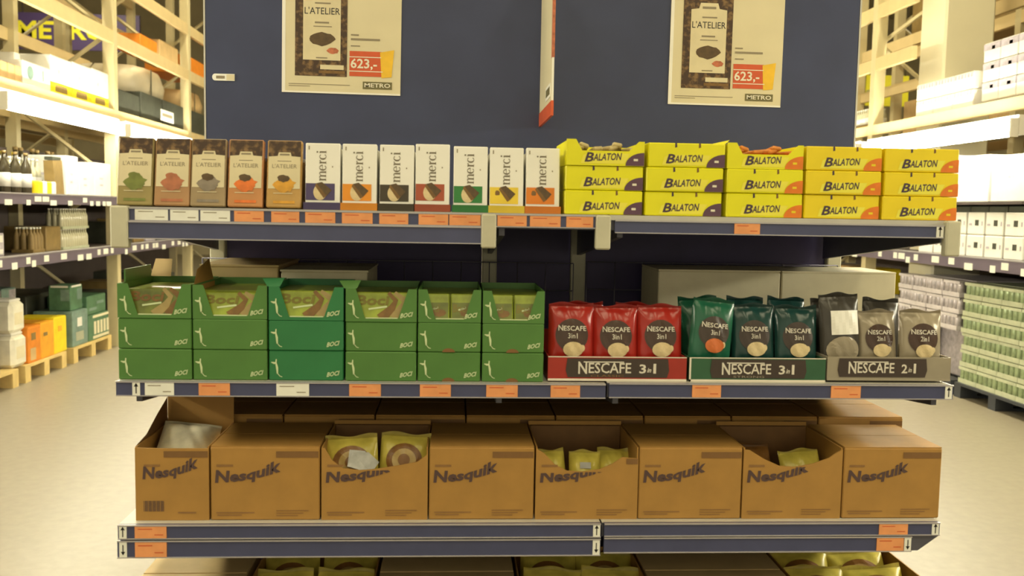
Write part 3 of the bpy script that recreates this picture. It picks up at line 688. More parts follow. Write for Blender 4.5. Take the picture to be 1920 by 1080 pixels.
coffee_tray(1.580, 1.976, 1.0245, 'tray_green', (0.060, 0.340), '3', 'STRONG', 'dark green cardboard display tray with white edge, holding green coffee pouches', 'green')
coffee_tray(1.981, 2.346, 1.0245 + 0.006, 'tray_grey', (0.030, 0.295), '2', None, 'grey beige cardboard display tray of grey coffee pouches', 'grey', 0.022, 'tray_grey')
ZP = 1.034
pouch((1.247, 0.075, ZP), (math.radians(-7), 0.01, 0.02), 0.131, 0.204, 0.024, 'pouch_red', 11, 'red coffee pouch beside the green chocolate cartons', 'red')
pouch((1.377, 0.078, ZP - 0.002), (math.radians(-8), -0.005, 0), 0.129, 0.202, 0.024, 'pouch_red', 12, 'red coffee pouch in the middle of the red tray', 'red')
pouch((1.506, 0.078, ZP), (math.radians(-8), 0.0, -0.02), 0.129, 0.203, 0.024, 'pouch_red', 13, 'red coffee pouch beside the green coffee pouches', 'red')
pouch((1.645, 0.070, ZP + 0.008), (math.radians(-6), 0.10, 0.06), 0.126, 0.216, 0.028, 'pouch_green', 21, 'tilted bright green coffee pouch with red cup picture', 'green')
pouch((1.786, 0.085, ZP - 0.002), (math.radians(-9), -0.01, 0), 0.126, 0.210, 0.024, 'pouch_dark', 22, 'dark green coffee pouch in the middle of the green tray', 'green')
pouch((1.911, 0.080, ZP - 0.002), (math.radians(-8), 0.0, -0.02), 0.123, 0.206, 0.024, 'pouch_dark', 23, 'dark green coffee pouch beside the grey coffee pouches', 'green')
pouch((2.162, 0.090, ZP + 0.004), (math.radians(-10), -0.01, 0), 0.116, 0.190, 0.024, 'pouch_grey', 31, 'grey coffee pouch between the torn black pouch and end pouch', 'grey', '2')
pouch((2.282, 0.075, ZP + 0.010), (math.radians(-7), 0.01, -0.03), 0.122, 0.186, 0.024, 'pouch_grey', 32, 'grey coffee pouch at the end of the grey tray', 'grey', '2')
t = thing('coffee_pouch', 'crumpled black and grey coffee pouch bent over its tray', 'pouch', (2.045, 0.080, ZP + 0.006), (math.radians(-6), -0.03, 0.06), 'coffee pouches in the grey tray')
b, fn = pillow(0.120, 0.236, 0.026, 'pouch_black', 35); part('bag', b, t)
q = MB(); patch(q, -0.035, 0.050, 0.115, 0.185, fn, 0.004, 'white_card'); part('white_panel', q, t)
q = MB(); disc(q, 0.0, 0.070, 0.050, 0.040, fn, 0.004, 'pouch_grey', 20, 6); part('grey_panel', q, t)
# second row of pouches showing above the first
for i, (x, m, k) in enumerate([(1.30, 'pouch_red', 'red'), (1.44, 'pouch_red', 'red'), (1.655, 'pouch_green', 'green'), (1.785, 'pouch_dark', 'green'), (1.905, 'pouch_dark', 'green'), (2.065, 'pouch_black', 'grey'), (2.20, 'pouch_black', 'grey')]):
    t = thing('coffee_pouch', '%s coffee pouch standing in the back row of its tray' % {'pouch_red': 'red', 'pouch_green': 'bright green', 'pouch_dark': 'dark green', 'pouch_black': 'black'}[m], 'pouch', (x, 0.165, ZP + 0.002), (math.radians(-8), 0.08 * math.sin(i * 2.2), 0.1 * math.cos(i * 1.9)), 'coffee pouches in the %s tray' % k)
    b, fn = pillow(0.118, 0.218 if k != 'red' else 0.198, 0.026, m, 50 + i); part('bag', b, t)

# ------------------------------------------------------------------ lower shelf: brown cocoa cartons
def nesq_print(mb, x0, w_, h_, fac=1.0, y=-0.001):
    mb.rect(x0 + 0.012, x0 + 0.052 * fac + 0.008, h_ * 0.735, h_ * 0.760, y, 'kraft_ink_soft')
    return mb
def nesq_letters(x0, wl, z0, y=-0.0012, clip=None):
    mb = MB()
    mb.text('Nesquik', x0, x0 + wl, 0, 1, y, 'kraft_ink', 0.08, 0.038, arc=lambda u, t_: z0 + 0.032 * u * u + (t_ - 0.25) * (0.036 + 0.012 * abs(2 * u - 1)))
    return mb
def cocoa_carton(x, w_, h_, d_, label, opening=None, sd=0, y=0.026, z=0.6225, fold=False):
    t = thing('cocoa_carton', label, 'carton', (x, y, z), (0, 0, 0), 'brown cocoa cartons on the lower shelf')
    b = MB()
    if opening is None:
        b.cbox(0, w_, 0, d_, 0, h_, 'kraft', 0.003)
        part('carton', b, t)
        part('lid_flap', MB().box(0.001, w_ - 0.001, 0.002, d_ / 2 - 0.0015, h_, h_ + 0.003, 'kraft').box(0.001, w_ - 0.001, d_ / 2 + 0.0015, d_ - 0.002, h_, h_ + 0.003, 'kraft'), t)
    else:
        pts = [(0, 0), (w_, 0)] + opening
        b.prism(pts, 0, 0.004, 'kraft')
        b.box(0, 0.004, 0.004, d_, 0, h_, 'kraft').box(w_ - 0.004, w_, 0.004, d_, 0, h_, 'kraft').box(0, w_, d_ - 0.004, d_, 0, h_ + 0.012, 'kraft').box(0.004, w_ - 0.004, 0.004, d_ - 0.004, 0, 0.004, 'kraft')
        part('carton', b, t)
    return t
HB = 0.208
def stripe(t, x0, x1, h_=HB): part('sealing_strip', MB().rect(x0, x1, h_ * 0.86, h_ * 0.945, -0.0010, 'kraft_dark'), t)
def fine(t, w_):
    m = MB()
    for i, (a, b_) in enumerate(((0.015, 0.12), (0.018, 0.085))): m.rect(a, b_, 0.020 - i * 0.007, 0.0235 - i * 0.007, -0.001, 'kraft_ink_soft')
    for i in range(3): m.rect(w_ * 0.60, w_ * (0.90 - 0.05 * i), 0.026 - i * 0.007, 0.0285 - i * 0.007, -0.001, 'kraft_ink_soft')
    m.rect(0.016, 0.062, HB * 0.735, HB * 0.765, -0.001, 'kraft_ink_soft')
    part('fine_print', m, t)['kind'] = 'stuff'
def cocoa_bag(loc, rot, w_, h_, m, sd, label, rings=True, th=0.028):
    t = thing('cocoa_bag', label, 'bag', loc, rot, 'bags of cocoa in the open cartons')
    b, fn = pillow(w_, h_, th, m, sd); part('bag', b, t)
    if rings:
        e = MB(); disc(e, 0, h_ * 0.64, w_ * 0.36, h_ * 0.22, fn, 0.003, 'bag_brown', 24, 6); disc(e, 0, h_ * 0.64, w_ * 0.24, h_ * 0.15, fn, 0.0042, 'bag_ring', 24, 5); disc(e, 0, h_ * 0.64, w_ * 0.12, h_ * 0.08, fn, 0.0054, 'bag_brown', 20, 4)
        part('ring_print', e, t)
    return t
# 1: narrow carton (end face) with barcode
t = cocoa_carton(0.036, 0.200, HB, 0.30, 'open narrow brown cocoa carton with barcode at the shelf end', [(0.200, HB * 0.98), (0.075, HB * 0.98), (0.0, HB * 0.99)])
part('lettering', nesq_letters(0.020, 0.150, 0.118), t); stripe(t, 0.078, 0.198); 
mm = MB().rect(0.024, 0.068, HB * 0.735, HB * 0.765, -0.001, 'kraft_ink_soft').rect(0.115, 0.165, 0.020, 0.0245, -0.001, 'kraft_ink_soft')
part('fine_print', mm, t)['kind'] = 'stuff'
bcm = MB()
for i in range(16): bcm.rect(0.022 + i * 0.0036, 0.022 + i * 0.0036 + (0.0022 if i % 3 else 0.0012), 0.026, 0.056, -0.001, 'kraft_ink')
part('barcode', bcm, t)['kind'] = 'stuff'
part('lid_flap', MB().add([(0.0, 0.296, HB), (0.2, 0.296, HB), (0.2, 0.300, HB + 0.085), (0.0, 0.300, HB + 0.085)], [(0, 1, 2, 3)], 'kraft').add([(0, 0.004, HB), (0.0, 0.296, HB), (0.0, 0.296, HB + 0.08), (0.0, 0.20, HB + 0.05), (0, 0.10, HB + 0.012)], [(0, 1, 2, 3, 4)], 'kraft_dark'), t, label='raised rear flap')
cocoa_bag((0.136, 0.065, 0.715), (math.radians(-58), 0.12, 0.1), 0.165, 0.24, 'bag_silver', 61, 'silvery cocoa bag lying in the narrow carton with barcode', False, 0.035)
cl = 'brown cocoa carton, %s from the narrow barcode carton'
def curve(w_, pts): return [(w_ * a, HB * b_) for a, b_ in pts]
specs = [
 (0.241, 0.300, 'closed ' + cl % 'first', None),
 (0.546, 0.297, 'torn open ' + cl % 'second', [(1, 0.99), (0.99, 0.90), (0.90, 0.80), (0.72, 0.75), (0.50, 0.70), (0.36, 0.685), (0.20, 0.71), (0.10, 0.82), (0.03, 0.99), (0, 0.99)]),
 (0.847, 0.297, 'closed ' + cl % 'third', None),
 (1.149, 0.294, 'torn open ' + cl % 'fourth', [(1, 0.85), (0.84, 0.87), (0.75, 0.78), (0.62, 0.70), (0.45, 0.665), (0.30, 0.68), (0.18, 0.77), (0.08, 0.92), (0, 0.99)]),
 (1.446, 0.299, 'closed ' + cl % 'fifth', None),
 (1.749, 0.292, 'torn open ' + cl % 'sixth', [(1, 0.98), (0.94, 0.94), (0.86, 0.86), (0.70, 0.78), (0.52, 0.735), (0.36, 0.75), (0.20, 0.85), (0.06, 0.97), (0, 0.98)]),
 (2.046, 0.292, 'closed ' + cl % 'seventh' + ' at the open end', None)]
for i, (x, w_, lab, op) in enumerate(specs):
    t = cocoa_carton(x, w_, HB, 0.29, lab, curve(w_, op) if op else None)
    lt = nesq_letters(0.012, 0.180, 0.108)
    if op: # the tear takes the tops of the letters away
        import bmesh
        me = lt.mesh('lettering'); bm = bmesh.new(); bm.from_mesh(me)
        zl, nx_ = {1: (0.1405, -0.03), 3: (0.1365, -0.02), 5: (0.1515, -0.02)}[i]
        bmesh.ops.bisect_plane(bm, geom=bm.verts[:] + bm.edges[:] + bm.faces[:], plane_co=(0.10, 0, zl), plane_no=(nx_, 0, 1), clear_outer=True)
        bm.to_mesh(me); bm.free(); lt = me
    part('lettering', lt, t)
    if op is None: stripe(t, w_ * 0.60, w_ - 0.003)
    elif i == 3: stripe(t, w_ * 0.88, w_ - 0.002, HB * 0.90)
    fine(t, w_)
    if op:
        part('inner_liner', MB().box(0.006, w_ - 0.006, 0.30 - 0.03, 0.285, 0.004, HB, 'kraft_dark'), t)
cocoa_bag((0.630, 0.075, 0.632), (math.radians(-16), -0.05, 0.05), 0.150, 0.215, 'bag_yellow', 71, 'yellow cocoa bag with silver patch in the torn second carton', True, 0.026)
t = cocoa_bag((0.765, 0.085, 0.632), (math.radians(-18), 0.04, -0.05), 0.145, 0.220, 'bag_yellow', 72, 'yellow cocoa bag beside the patched bag in the torn second carton')
q = thing('paper_slip', 'crumpled grey white paper slip in the torn second carton', 'paper', (0.655, 0.040, 0.765), (math.radians(-25), 0.2, 0))
part('slip', MB().add([(-0.04, 0, 0), (0.03, 0.004, -0.006), (0.045, 0.01, 0.03), (0.01, 0.0, 0.05), (-0.035, 0.012, 0.042)], [(0, 1, 2, 3, 4)], 'bag_grey'), q)
part('fold', MB().add([(-0.04, 0.012, 0.0), (0.02, 0.014, 0.0), (0.0, 0.02, 0.055), (-0.045, 0.02, 0.05)], [(0, 1, 2, 3)], 'bag_grey'), q)
cocoa_bag((1.207, 0.095, 0.640), (math.radians(-24), -0.06, 0.06), 0.098, 0.165, 'bag_yellow', 73, 'low yellow cocoa bag in the torn fourth carton, beside the third carton', False, 0.030)
t = cocoa_bag((1.300, 0.080, 0.640), (math.radians(-22), 0.02, 0), 0.092, 0.165, 'bag_yellow', 74, 'yellow cocoa bag with small grey code patch in the torn fourth carton', False, 0.032)
part('code_patch', MB().rect(-0.018, 0.014, 0.108, 0.126, -0.033, 'bag_grey'), t)
cocoa_bag((1.384, 0.095, 0.640), (math.radians(-26), 0.04, -0.05), 0.096, 0.170, 'bag_yellow', 75, 'low yellow cocoa bag in the torn fourth carton, beside the fifth carton', False, 0.030)
cocoa_bag((1.826, 0.120, 0.640), (math.radians(-34), 0.03, 0.05), 0.125, 0.185, 'bag_brown', 76, 'brown cocoa bag lying deep in the torn sixth carton', False, 0.028)
cocoa_bag((1.968, 0.085, 0.640), (math.radians(-26), -0.10, -0.05), 0.12, 0.170, 'bag_yellow', 77, 'yellow cocoa bag leaning in the torn sixth carton', False, 0.024)
# back row on the lower shelf
for i in range(8):
    x = 0.10 + i * 0.285
    pale = i in (0, 7)
    t = thing('cocoa_carton', (('closed brown carton, %s of the back row from the barcode carton end' % ('', 'second', 'third', 'fourth', 'fifth', 'sixth', 'seventh')[i]) if not pale else ('closed carton at the barcode end of the back row, catching light' if i == 0 else 'closed carton at the open end of the back row, catching light')), 'carton', (x, 0.345, 0.6225), (0, 0, 0), 'cartons in the back row of the lower shelf')
    part('carton', MB().cbox(0, 0.281, 0, 0.40, 0, 0.226, 'kraft', 0.003), t)
    part('lid_flap', MB().box(0.001, 0.279, 0.002, 0.198, 0.226, 0.229, 'kraft').box(0.001, 0.279, 0.202, 0.398, 0.226, 0.229, 'kraft'), t)
    part('sealing_strip', MB().rect(0.17, 0.279, 0.200, 0.216, -0.001, 'kraft_dark'), t)
# lowest deck: cartons of which only the tops show
def open_low(x, w_, lab, sd, closed=False):
    t = thing('cocoa_carton', lab, 'carton', (x, -0.055, 0.1705), (0, 0, 0), 'cartons on the base deck')
    h_ = 0.245; d_ = 0.42
    if closed:
        part('carton', MB().cbox(0, w_, 0, d_, 0, h_, 'kraft_pale', 0.003), t)
        part('lid_flap', MB().box(0.001, w_ - 0.001, 0.002, d_ / 2 - 0.004, h_, h_ + 0.003, 'kraft_pale').box(0.001, w_ - 0.001, d_ / 2 + 0.004, d_ - 0.002, h_, h_ + 0.003, 'kraft_pale'), t)
    else:
        part('carton', MB().box(0, w_, 0, 0.004, 0, h_, 'kraft').box(0, 0.004, 0.004, d_, 0, h_, 'kraft').box(w_ - 0.004, w_, 0.004, d_, 0, h_, 'kraft').box(0, w_, d_ - 0.004, d_, 0, h_, 'kraft').box(0.004, w_ - 0.004, 0.004, d_ - 0.004, 0, 0.004, 'kraft'), t)
        for j in range(2):
            bw = (w_ - 0.02) / 2
            for row in range(2):
                cocoa_bag((x + 0.01 + bw * (j + 0.5), 0.08 + row * 0.13, 0.1705 + 0.05), (math.radians(-30), 0.06 * math.sin(sd + j), 0), bw * 0.98, 0.225, 'bag_yellow', sd * 10 + j + 3 * row, 'yellow ringed cocoa bag, %s row in the base deck carton %s' % (('front', 'rear')[row], lab.split('base deck ')[1]), True, 0.03)
    return t
open_low(0.010, 0.30, 'closed pale carton on the base deck under the two orange tags', 80, True)
open_low(0.330, 0.36, 'open brown carton on the base deck beside the pale carton', 81)
open_low(0.700, 0.40, 'closed carton on the base deck between two open cartons', 82, True)
open_low(1.110, 0.38, 'open brown carton on the base deck under the rail joint', 83)
open_low(1.500, 0.42, 'closed carton on the base deck beside the end carton', 84, True)
open_low(1.930, 0.405, 'open brown carton on the base deck at the open end', 85)

# ------------------------------------------------------------------ aisle racks
def rack(name, xf, sgn, ys, label, rails, beams, light_z, back=True, rear_x=1.1, height=6.2, decks=(), gap=None):
    """xf: front plane x, sgn: -1 rack extends to -x, +1 to +x"""
    t = thing(name, label, 'storage rack', (xf, ys[0], 0)); o = (-xf, -ys[0], 0)
    def P(n, mb, lab=None): return part(n, mb.shift(o), t, label=lab)
    xr = xf + sgn * rear_x
    for y in ys:
        P('upright', MB().box(min(xf, xf + sgn * 0.11), max(xf, xf + sgn * 0.11), y - 0.05, y + 0.05, 0, height, 'rack_cream'))
        P('upright', MB().box(min(xr, xr - sgn * 0.11), max(xr, xr - sgn * 0.11), y - 0.05, y + 0.05, 0, height, 'rack_cream'))
        z = 0.25; k = 0
        while z < height - 0.8:
            a, b = (xf + sgn * 0.06, xr - sgn * 0.06) if k % 2 == 0 else (xr - sgn * 0.06, xf + sgn * 0.06)
            P('brace', MB().bar((a, y, z), (b, y, z + 0.75), 0.022, 'rack_cream')); z += 0.75; k += 1
    y0, y1 = ys[0], ys[-1]
    for z, h in beams:
        for xx in (xf, xr - sgn * 0.05):
            for a, b in zip(ys[:-1], ys[1:]):
                a_ = gap[1] - 0.05 if (gap and a == 3.78 and z > gap[0]) else a
                P('beam', MB().box(min(xx, xx + sgn * 0.05), max(xx, xx + sgn * 0.05), a_ + 0.05, b - 0.05, z, z + h, 'rack_beam'))
    for z in decks:
        for a, b in zip(ys[:-1], ys[1:]):
            P('deck', MB().box(min(xf + sgn * 0.05, xr - sgn * 0.05), max(xf + sgn * 0.05, xr - sgn * 0.05), a + 0.05, b - 0.05, z - 0.02, z, 'rack_beam'))
    r = random.Random(int(abs(xf) * 100))
    for z0, z1 in rails:
        for a, b in zip(ys[:-1], ys[1:]):
            P('shelf_board', MB().box(min(xf, xr), max(xf, xr), a + 0.05, b - 0.05, z1 - 0.03, z1, 'rack_dark'))
            rr = P('shelf_rail', MB().box(min(xf, xf - sgn * 0.025), max(xf, xf - sgn * 0.025), a - 0.05, b - 0.05, z0, z1, 'rack_rail').box(min(xf, xf - sgn * 0.03), max(xf, xf - sgn * 0.03), a - 0.05, b - 0.05, z1 - 0.008, z1 + 0.004, 'rail_edge'))
            yy = a + 0.1
            while yy < b - 0.25:
                wd = r.choice((0.07, 0.09, 0.12)); dz_ = r.choice((0, 0, -0.03))
                part('price_tag', MB().box(min(xf - sgn * 0.027, xf - sgn * 0.031), max(xf - sgn * 0.027, xf - sgn * 0.031), yy, yy + wd, z0 + 0.022 + dz_, z1 - 0.022 + dz_, 'tag_white').shift(o), rr)
                yy += wd + r.choice((0.03, 0.08, 0.16, 0.25))
    if back:
        for a, b in zip(ys[:-1], ys[1:]):
            P('shade_backing', MB().box(min(xr, xr - sgn * 0.01), max(xr, xr - sgn * 0.01), a + 0.05, b - 0.05, 0, 2.05, 'rack_dark'))  # dark sheet put in for the shaded depth behind the shelves
    return t
LY = [-1.22, 1.48, 4.18, 7.42, 10.12, 12.82]
rack('pallet_rack', -2.6, -1, LY, 'tall cream pallet rack with pallets of bottles and orange boxes', [(0.970, 1.068), (1.480, 1.568)], [(2.36, 0.10), (3.13, 0.13), (3.72, 0.13), (4.9, 0.13)], 2.28)
RY = [-1.62, 1.08, 3.78, 6.83, 9.53, 12.23]
rack('pallet_rack', 5.15, 1, RY, 'tall cream pallet rack beside the pallet of green can packs', [(1.088, 1.188)], [(2.33, 0.10), (2.98, 0.12), (3.50, 0.13)], 2.2, gap=(2.9, 6.02))
rack('pallet_rack', -5.3, 1, LY[2:], 'cream pallet rack standing back to back behind the orange boxes', [], [(2.36, 0.12), (4.55, 0.13), (5.6, 0.13)], 0, back=False, rear_x=1.1, height=6.6)
rack('pallet_rack', 7.75, -1, RY[2:5], 'cream pallet rack standing back to back behind the square column', [], [(2.36, 0.12), (3.5, 0.13), (5.0, 0.13)], 0, back=False, rear_x=1.1, height=6.6)
def lamp(x, sgn, y0, y1, z, label):
    t = thing('strip_lamp', label, 'lamp', (x - sgn * 0.054, (y0 + y1) / 2, z), (0, 0, 0), 'fluorescent strip lamps on the racks')
    L = (y1 - y0) / 2
    part('housing', MB().box(min(0, sgn * 0.05), max(0, sgn * 0.05), -L, L, 0.0, 0.15, 'lamp_housing'), t)
    part('tube', MB().cbox(min(-sgn * 0.055, -sgn * 0.004), max(-sgn * 0.055, -sgn * 0.004), -L + 0.02, L - 0.02, -0.01, 0.115, 'lamp_tube', 0.015), t)
    for e in (-L, L - 0.02): part('end_cap', MB().box(-0.06 if sgn > 0 else -0.002, 0.002 if sgn > 0 else 0.06, e, e + 0.02, -0.015, 0.125, 'lamp_housing'), t)
lamp(-2.6, -1, 4.80, 7.34, 2.21, 'bright strip lamp over the bottles and white boxes')
lamp(-2.6, -1, 7.50, 10.02, 2.21, 'bright strip lamp under the shrink-wrapped bales and dark crates')
lamp(-2.6, -1, 1.55, 4.10, 2.21, 'bright strip lamp on the empty bay before the white canisters')
lamp(-2.6, -1, -1.15, 1.40, 2.21, 'bright strip lamp on the rack end bay across from the olive chocolate bars')
lamp(5.15, 1, 4.20, 6.76, 2.13, 'bright strip lamp over the white paper packs')
lamp(5.15, 1, 6.90, 9.45, 2.13, 'bright strip lamp under the brown bottle packs beyond the column')
lamp(5.15, 1, 1.15, 3.70, 2.13, 'bright strip lamp on the empty bay before the green can packs')
lamp(5.15, 1, -1.55, 1.00, 2.13, 'bright strip lamp on the rack end bay across from the wafer cartons')
# shelf above the white packs on the other rack
sb = part('shelf_board', MB().box(5.15, 6.2, 4.19, 6.77, 1.615, 1.635, 'rack_dark'), None)
sb['kind'] = 'structure'; sb.name = 'trim_shelf'

# ------------------------------------------------------------------ goods in the aisles
def pallet(xf, sgn, y0, y1, label, m='pallet_wood', d=1.0, h=0.144):
    t = thing('pallet', label, 'pallet', (xf, y0, 0), (0, 0, 0), 'pallets under the racks'); L = y1 - y0
    def bx(a, b, c, dd, z0, z1): return MB().box(min(sgn * a, sgn * b), max(sgn * a, sgn * b), c, dd, z0, z1, m)
    for a in (0, 0.2125 * d / 0.95 * 1.0, 0.425 * d / 0.95, 0.6375 * d / 0.95, 0.85 * d / 0.95):
        part('board', bx(a, a + 0.125, 0, L, h - 0.022, h), t)
    for c in (0, L / 2 - 0.05, L - 0.10):
        part('stringer', bx(0, d, c, c + 0.10, h - 0.044, h - 0.022), t)
        for a in (0, d / 2 - 0.07, d - 0.145):
            part('block', bx(a, a + 0.145, c, c + 0.10, 0.022, h - 0.044), t)
        part('bottom_board', bx(0, d, c, c + 0.10, 0, 0.022), t)
pallet(-2.62, -1, 4.30, 5.16, 'wooden pallet under the grey sacks before the canisters')
pallet(-2.62, -1, 5.28, 6.10, 'wooden pallet under the white canisters and orange boxes')
pallet(-2.62, -1, 6.26, 7.22, 'wooden pallet under the green bottle crates')
def cart(name, x0, x1, y0, y1, z0, z1, m, label, cat='box', group=None, prints=None, sgn=-1, lid=True):
    """generic goods carton with lid seam and a printed panel towards the aisle"""
    cx, cy = (x0 + x1) / 2, (y0 + y1) / 2
    t = thing(name, label, cat, (cx, cy, z0), (0, 0, 0), group); hx, hy, h = (x1 - x0) / 2, (y1 - y0) / 2, z1 - z0
    part('body', MB().cbox(-hx, hx, -hy, hy, 0, h - 0.004, m, 0.006), t)
    if lid: part('lid', MB().box(-hx + 0.004, -0.003, -hy + 0.004, hy - 0.004, h - 0.004, h, m).box(0.003, hx - 0.004, -hy + 0.004, hy - 0.004, h - 0.004, h, m), t)
    if prints:
        fx = (hx + 0.0015) if sgn < 0 else (-hx - 0.0015)
        for (u0, u1, v0, v1, mm) in prints:
            ya, yb = -hy + 2 * hy * u0, -hy + 2 * hy * u1
            part('print', MB().box(min(fx, fx - math.copysign(0.002, fx)), max(fx, fx - math.copysign(0.002, fx)), ya, yb, h * v0, h * v1, mm), t)
            xa, xb = -hx + 2 * hx * u0, -hx + 2 * hx * u1
            if len(prints) < 5: part('print', MB().box(xa, xb, -hy - 0.0015, -hy + 0.001, h * v0, h * v1, mm), t)
    return t
XL = -2.64
def canister(y, z, h, r, label):
    t = thing('canister', label, 'canister', (XL - r, y, z), (0, 0, 0), 'white canisters')
    part('body', MB().cbox(-r, r, -r, r, 0, h * 0.92, 'bottle_white', 0.03), t)
    part('lid', MB().cbox(-r * 0.8, r * 0.8, -r * 0.8, r * 0.8, h * 0.92, h, 'goods_white', 0.008), t)
    part('label_print', MB().box(r, r + 0.001, -r * 0.6, r * 0.6, h * 0.25, h * 0.6, 'carton_cream'), t)
canister(5.25, 0.145, 0.285, 0.12, 'white canister standing on the wooden pallet beside the orange box')
canister(5.23, 0.432, 0.275, 0.118, 'white canister stacked on the lower canister')
cart('carton', XL - 0.35, XL, 5.39, 5.62, 0.146, 0.450, 'goods_orange', 'orange carton with pale print beside the white canisters', group=None, prints=[(0.15, 0.6, 0.06, 0.40, 'goods_tan'), (0.25, 0.6, 0.62, 0.82, 'goods_brown')])
cart('carton', XL - 0.35, XL, 5.63, 5.89, 0.146, 0.456, 'goods_amber', 'amber orange carton between the orange and yellow cartons', prints=[(0.2, 0.5, 0.62, 0.72, 'goods_brown')])
cart('carton', XL - 0.35, XL, 5.90, 6.16, 0.146, 0.470, 'goods_yellow', 'bright yellow carton at the end of the wooden pallet', prints=[(0.3, 0.6, 0.6, 0.75, 'goods_amber')])
cart('carton', XL - 0.95, XL - 0.40, 5.32, 6.08, 0.146, 0.445, 'goods_amber', 'amber carton at the back of the orange box pallet')
cart('drum_box', XL - 0.58, XL - 0.40, 5.80, 6.07, 0.447, 0.730, 'goods_teal', 'grey green box standing on the amber carton at the back', prints=[(0.5, 0.95, 0.1, 0.95, 'goods_lilac')])
cart('drum_box', XL - 0.24, XL - 0.04, 6.36, 6.64, 0.482, 0.720, 'goods_green', 'dark green box with white lid standing on the grey green crate', prints=[(0.55, 0.95, 0.4, 0.85, 'goods_teal'), (0.1, 0.9, 0.92, 1.0, 'goods_white')])
cart('crate', XL - 0.36, XL, 6.30, 6.66, 0.146, 0.480, 'goods_teal', 'grey green crate with white square label beside the yellow carton', prints=[(0.3, 0.6, 0.55, 0.8, 'goods_white'), (0.2, 0.7, 0.15, 0.4, 'can_lid')])
cart('crate', XL - 0.36, XL, 6.68, 7.20, 0.146, 0.400, 'goods_green', 'bottle green crate with cream bars at the pallet end', prints=[(0.25 + 0.16 * i, 0.36 + 0.16 * i, 0.22, 0.72, 'carton_cream') for i in range(5)] + [(0.2, 1.0, 0.05, 0.16, 'carton_cream'), (0.2, 1.0, 0.86, 0.96, 'carton_cream')])
cart('crate', XL - 0.40, XL - 0.02, 6.70, 7.18, 0.402, 0.585, 'goods_green', 'bottle green pack lying on the cream barred crate', prints=[(0.1, 0.5, 0.2, 0.35, 'goods_teal'), (0.5, 0.9, 0.5, 0.65, 'goods_teal')])
cart('carton', XL - 0.9, XL - 0.42, 6.30, 7.15, 0.146, 0.62, 'goods_dark', 'dark carton at the back of the green crate pallet')
cart('sack_stack', XL - 0.5, XL, 4.40, 4.90, 0.146, 0.66, 'goods_lilac', 'grey sack stack before the white canisters')
# bottles
def bottle_meshes(m, cap, r=0.036, h=0.27):
    b = MB().lathe([(r * 0.9, 0), (r, 0.01), (r, h * 0.58), (r * 0.85, h * 0.68), (r * 0.36, h * 0.82), (r * 0.34, h * 0.95)], m, 10).mesh('glass')
    c = MB().lathe([(r * 0.42, h * 0.93), (r * 0.42, h)], cap, 8).mesh('cap')
    l = MB().lathe([(r * 1.01, h * 0.15), (r * 1.01, h * 0.48)], 'goods_white', 10).mesh('label')
    return b, c, l
def bottle(loc, meshes, label, group, s=1.0, lab=True):
    t = thing('bottle', label, 'bottle', loc, (0, 0, 0), group); t.scale = (s, s, s)
    part('glass', meshes[0], t); part('cap', meshes[1], t)
    if lab: part('label', meshes[2], t)
BDK = bottle_meshes('bottle_dark', 'goods_brown'); BWH = bottle_meshes('bottle_white', 'goods_yellow'); BCL = bottle_meshes('bottle_clear', 'goods_white'); BBR = bottle_meshes('goods_brown', 'tag_white')
def bottle_pack(x0, y0, z, nx, ny, meshes, label, group, s=1.0, sgn=-1, film='film_lilac', lab=True):
    p = 0.075 * s
    t = thing('bottle_pack', label, 'bottle pack', (x0, y0, z), (0, 0, 0), group)
    for i in range(nx):
        for j in range(ny):
            b = part('bottle', meshes[0], t, (sgn * p * (i + 0.5), p * (j + 0.5), 0.004), scale=(s, s, s)); part('cap', meshes[1], b)
            if lab: part('label', meshes[2], b)
    part('film_tray', MB().box(min(0, sgn * p * nx), max(0, sgn * p * nx), 0, p * ny, 0, 0.004, film).box(min(0, sgn * 0.003), max(0, sgn * 0.003), 0, p * ny, 0.004, 0.035 * s, film).box(min(0, sgn * p * nx), max(0, sgn * p * nx), 0, 0.003, 0.004, 0.035 * s, film), t)
# lower shelf of the left rack
bottle_pack(XL, 6.12, 1.069, 3, 12, BCL, 'lower shrink-wrapped pack of clear bottles beside the brown carton', None, 0.68, film='film_green', lab=False)
bottle_pack(XL, 6.12, 1.256, 3, 12, BCL, 'upper shrink-wrapped pack of clear bottles stacked on the lower pack', None, 0.68, film='film_green', lab=False)
cart('carton', XL - 0.36, XL, 5.78, 6.08, 1.069, 1.285, 'goods_brown', 'brown open carton beside the clear bottle packs', prints=None)
bottle_pack(XL, 5.52, 1.069, 3, 4, BBR, 'pack of brown bottles with white caps beside the brown carton', None, 0.78, film='goods_brown', lab=False)
cart('carton', XL - 0.4, XL, 4.78, 5.02, 1.069, 1.25, 'goods_lilac', 'lilac white pack on the tagged shelf, lower of two', prints=[(0.1, 0.9, 0.1, 0.3, 'goods_white'), (0.1, 0.9, 0.6, 0.9, 'goods_white')])
cart('carton', XL - 0.38, XL, 4.78, 4.96, 1.251, 1.43, 'goods_lilac', 'lilac white pack on the tagged shelf, upper of two', prints=[(0.1, 0.9, 0.1, 0.3, 'goods_white'), (0.1, 0.9, 0.6, 0.9, 'goods_white')])
cart('carton', XL - 0.95, XL - 0.45, 5.05, 5.75, 1.069, 1.42, 'goods_dark', 'dark carton deep in the tagged shelf')
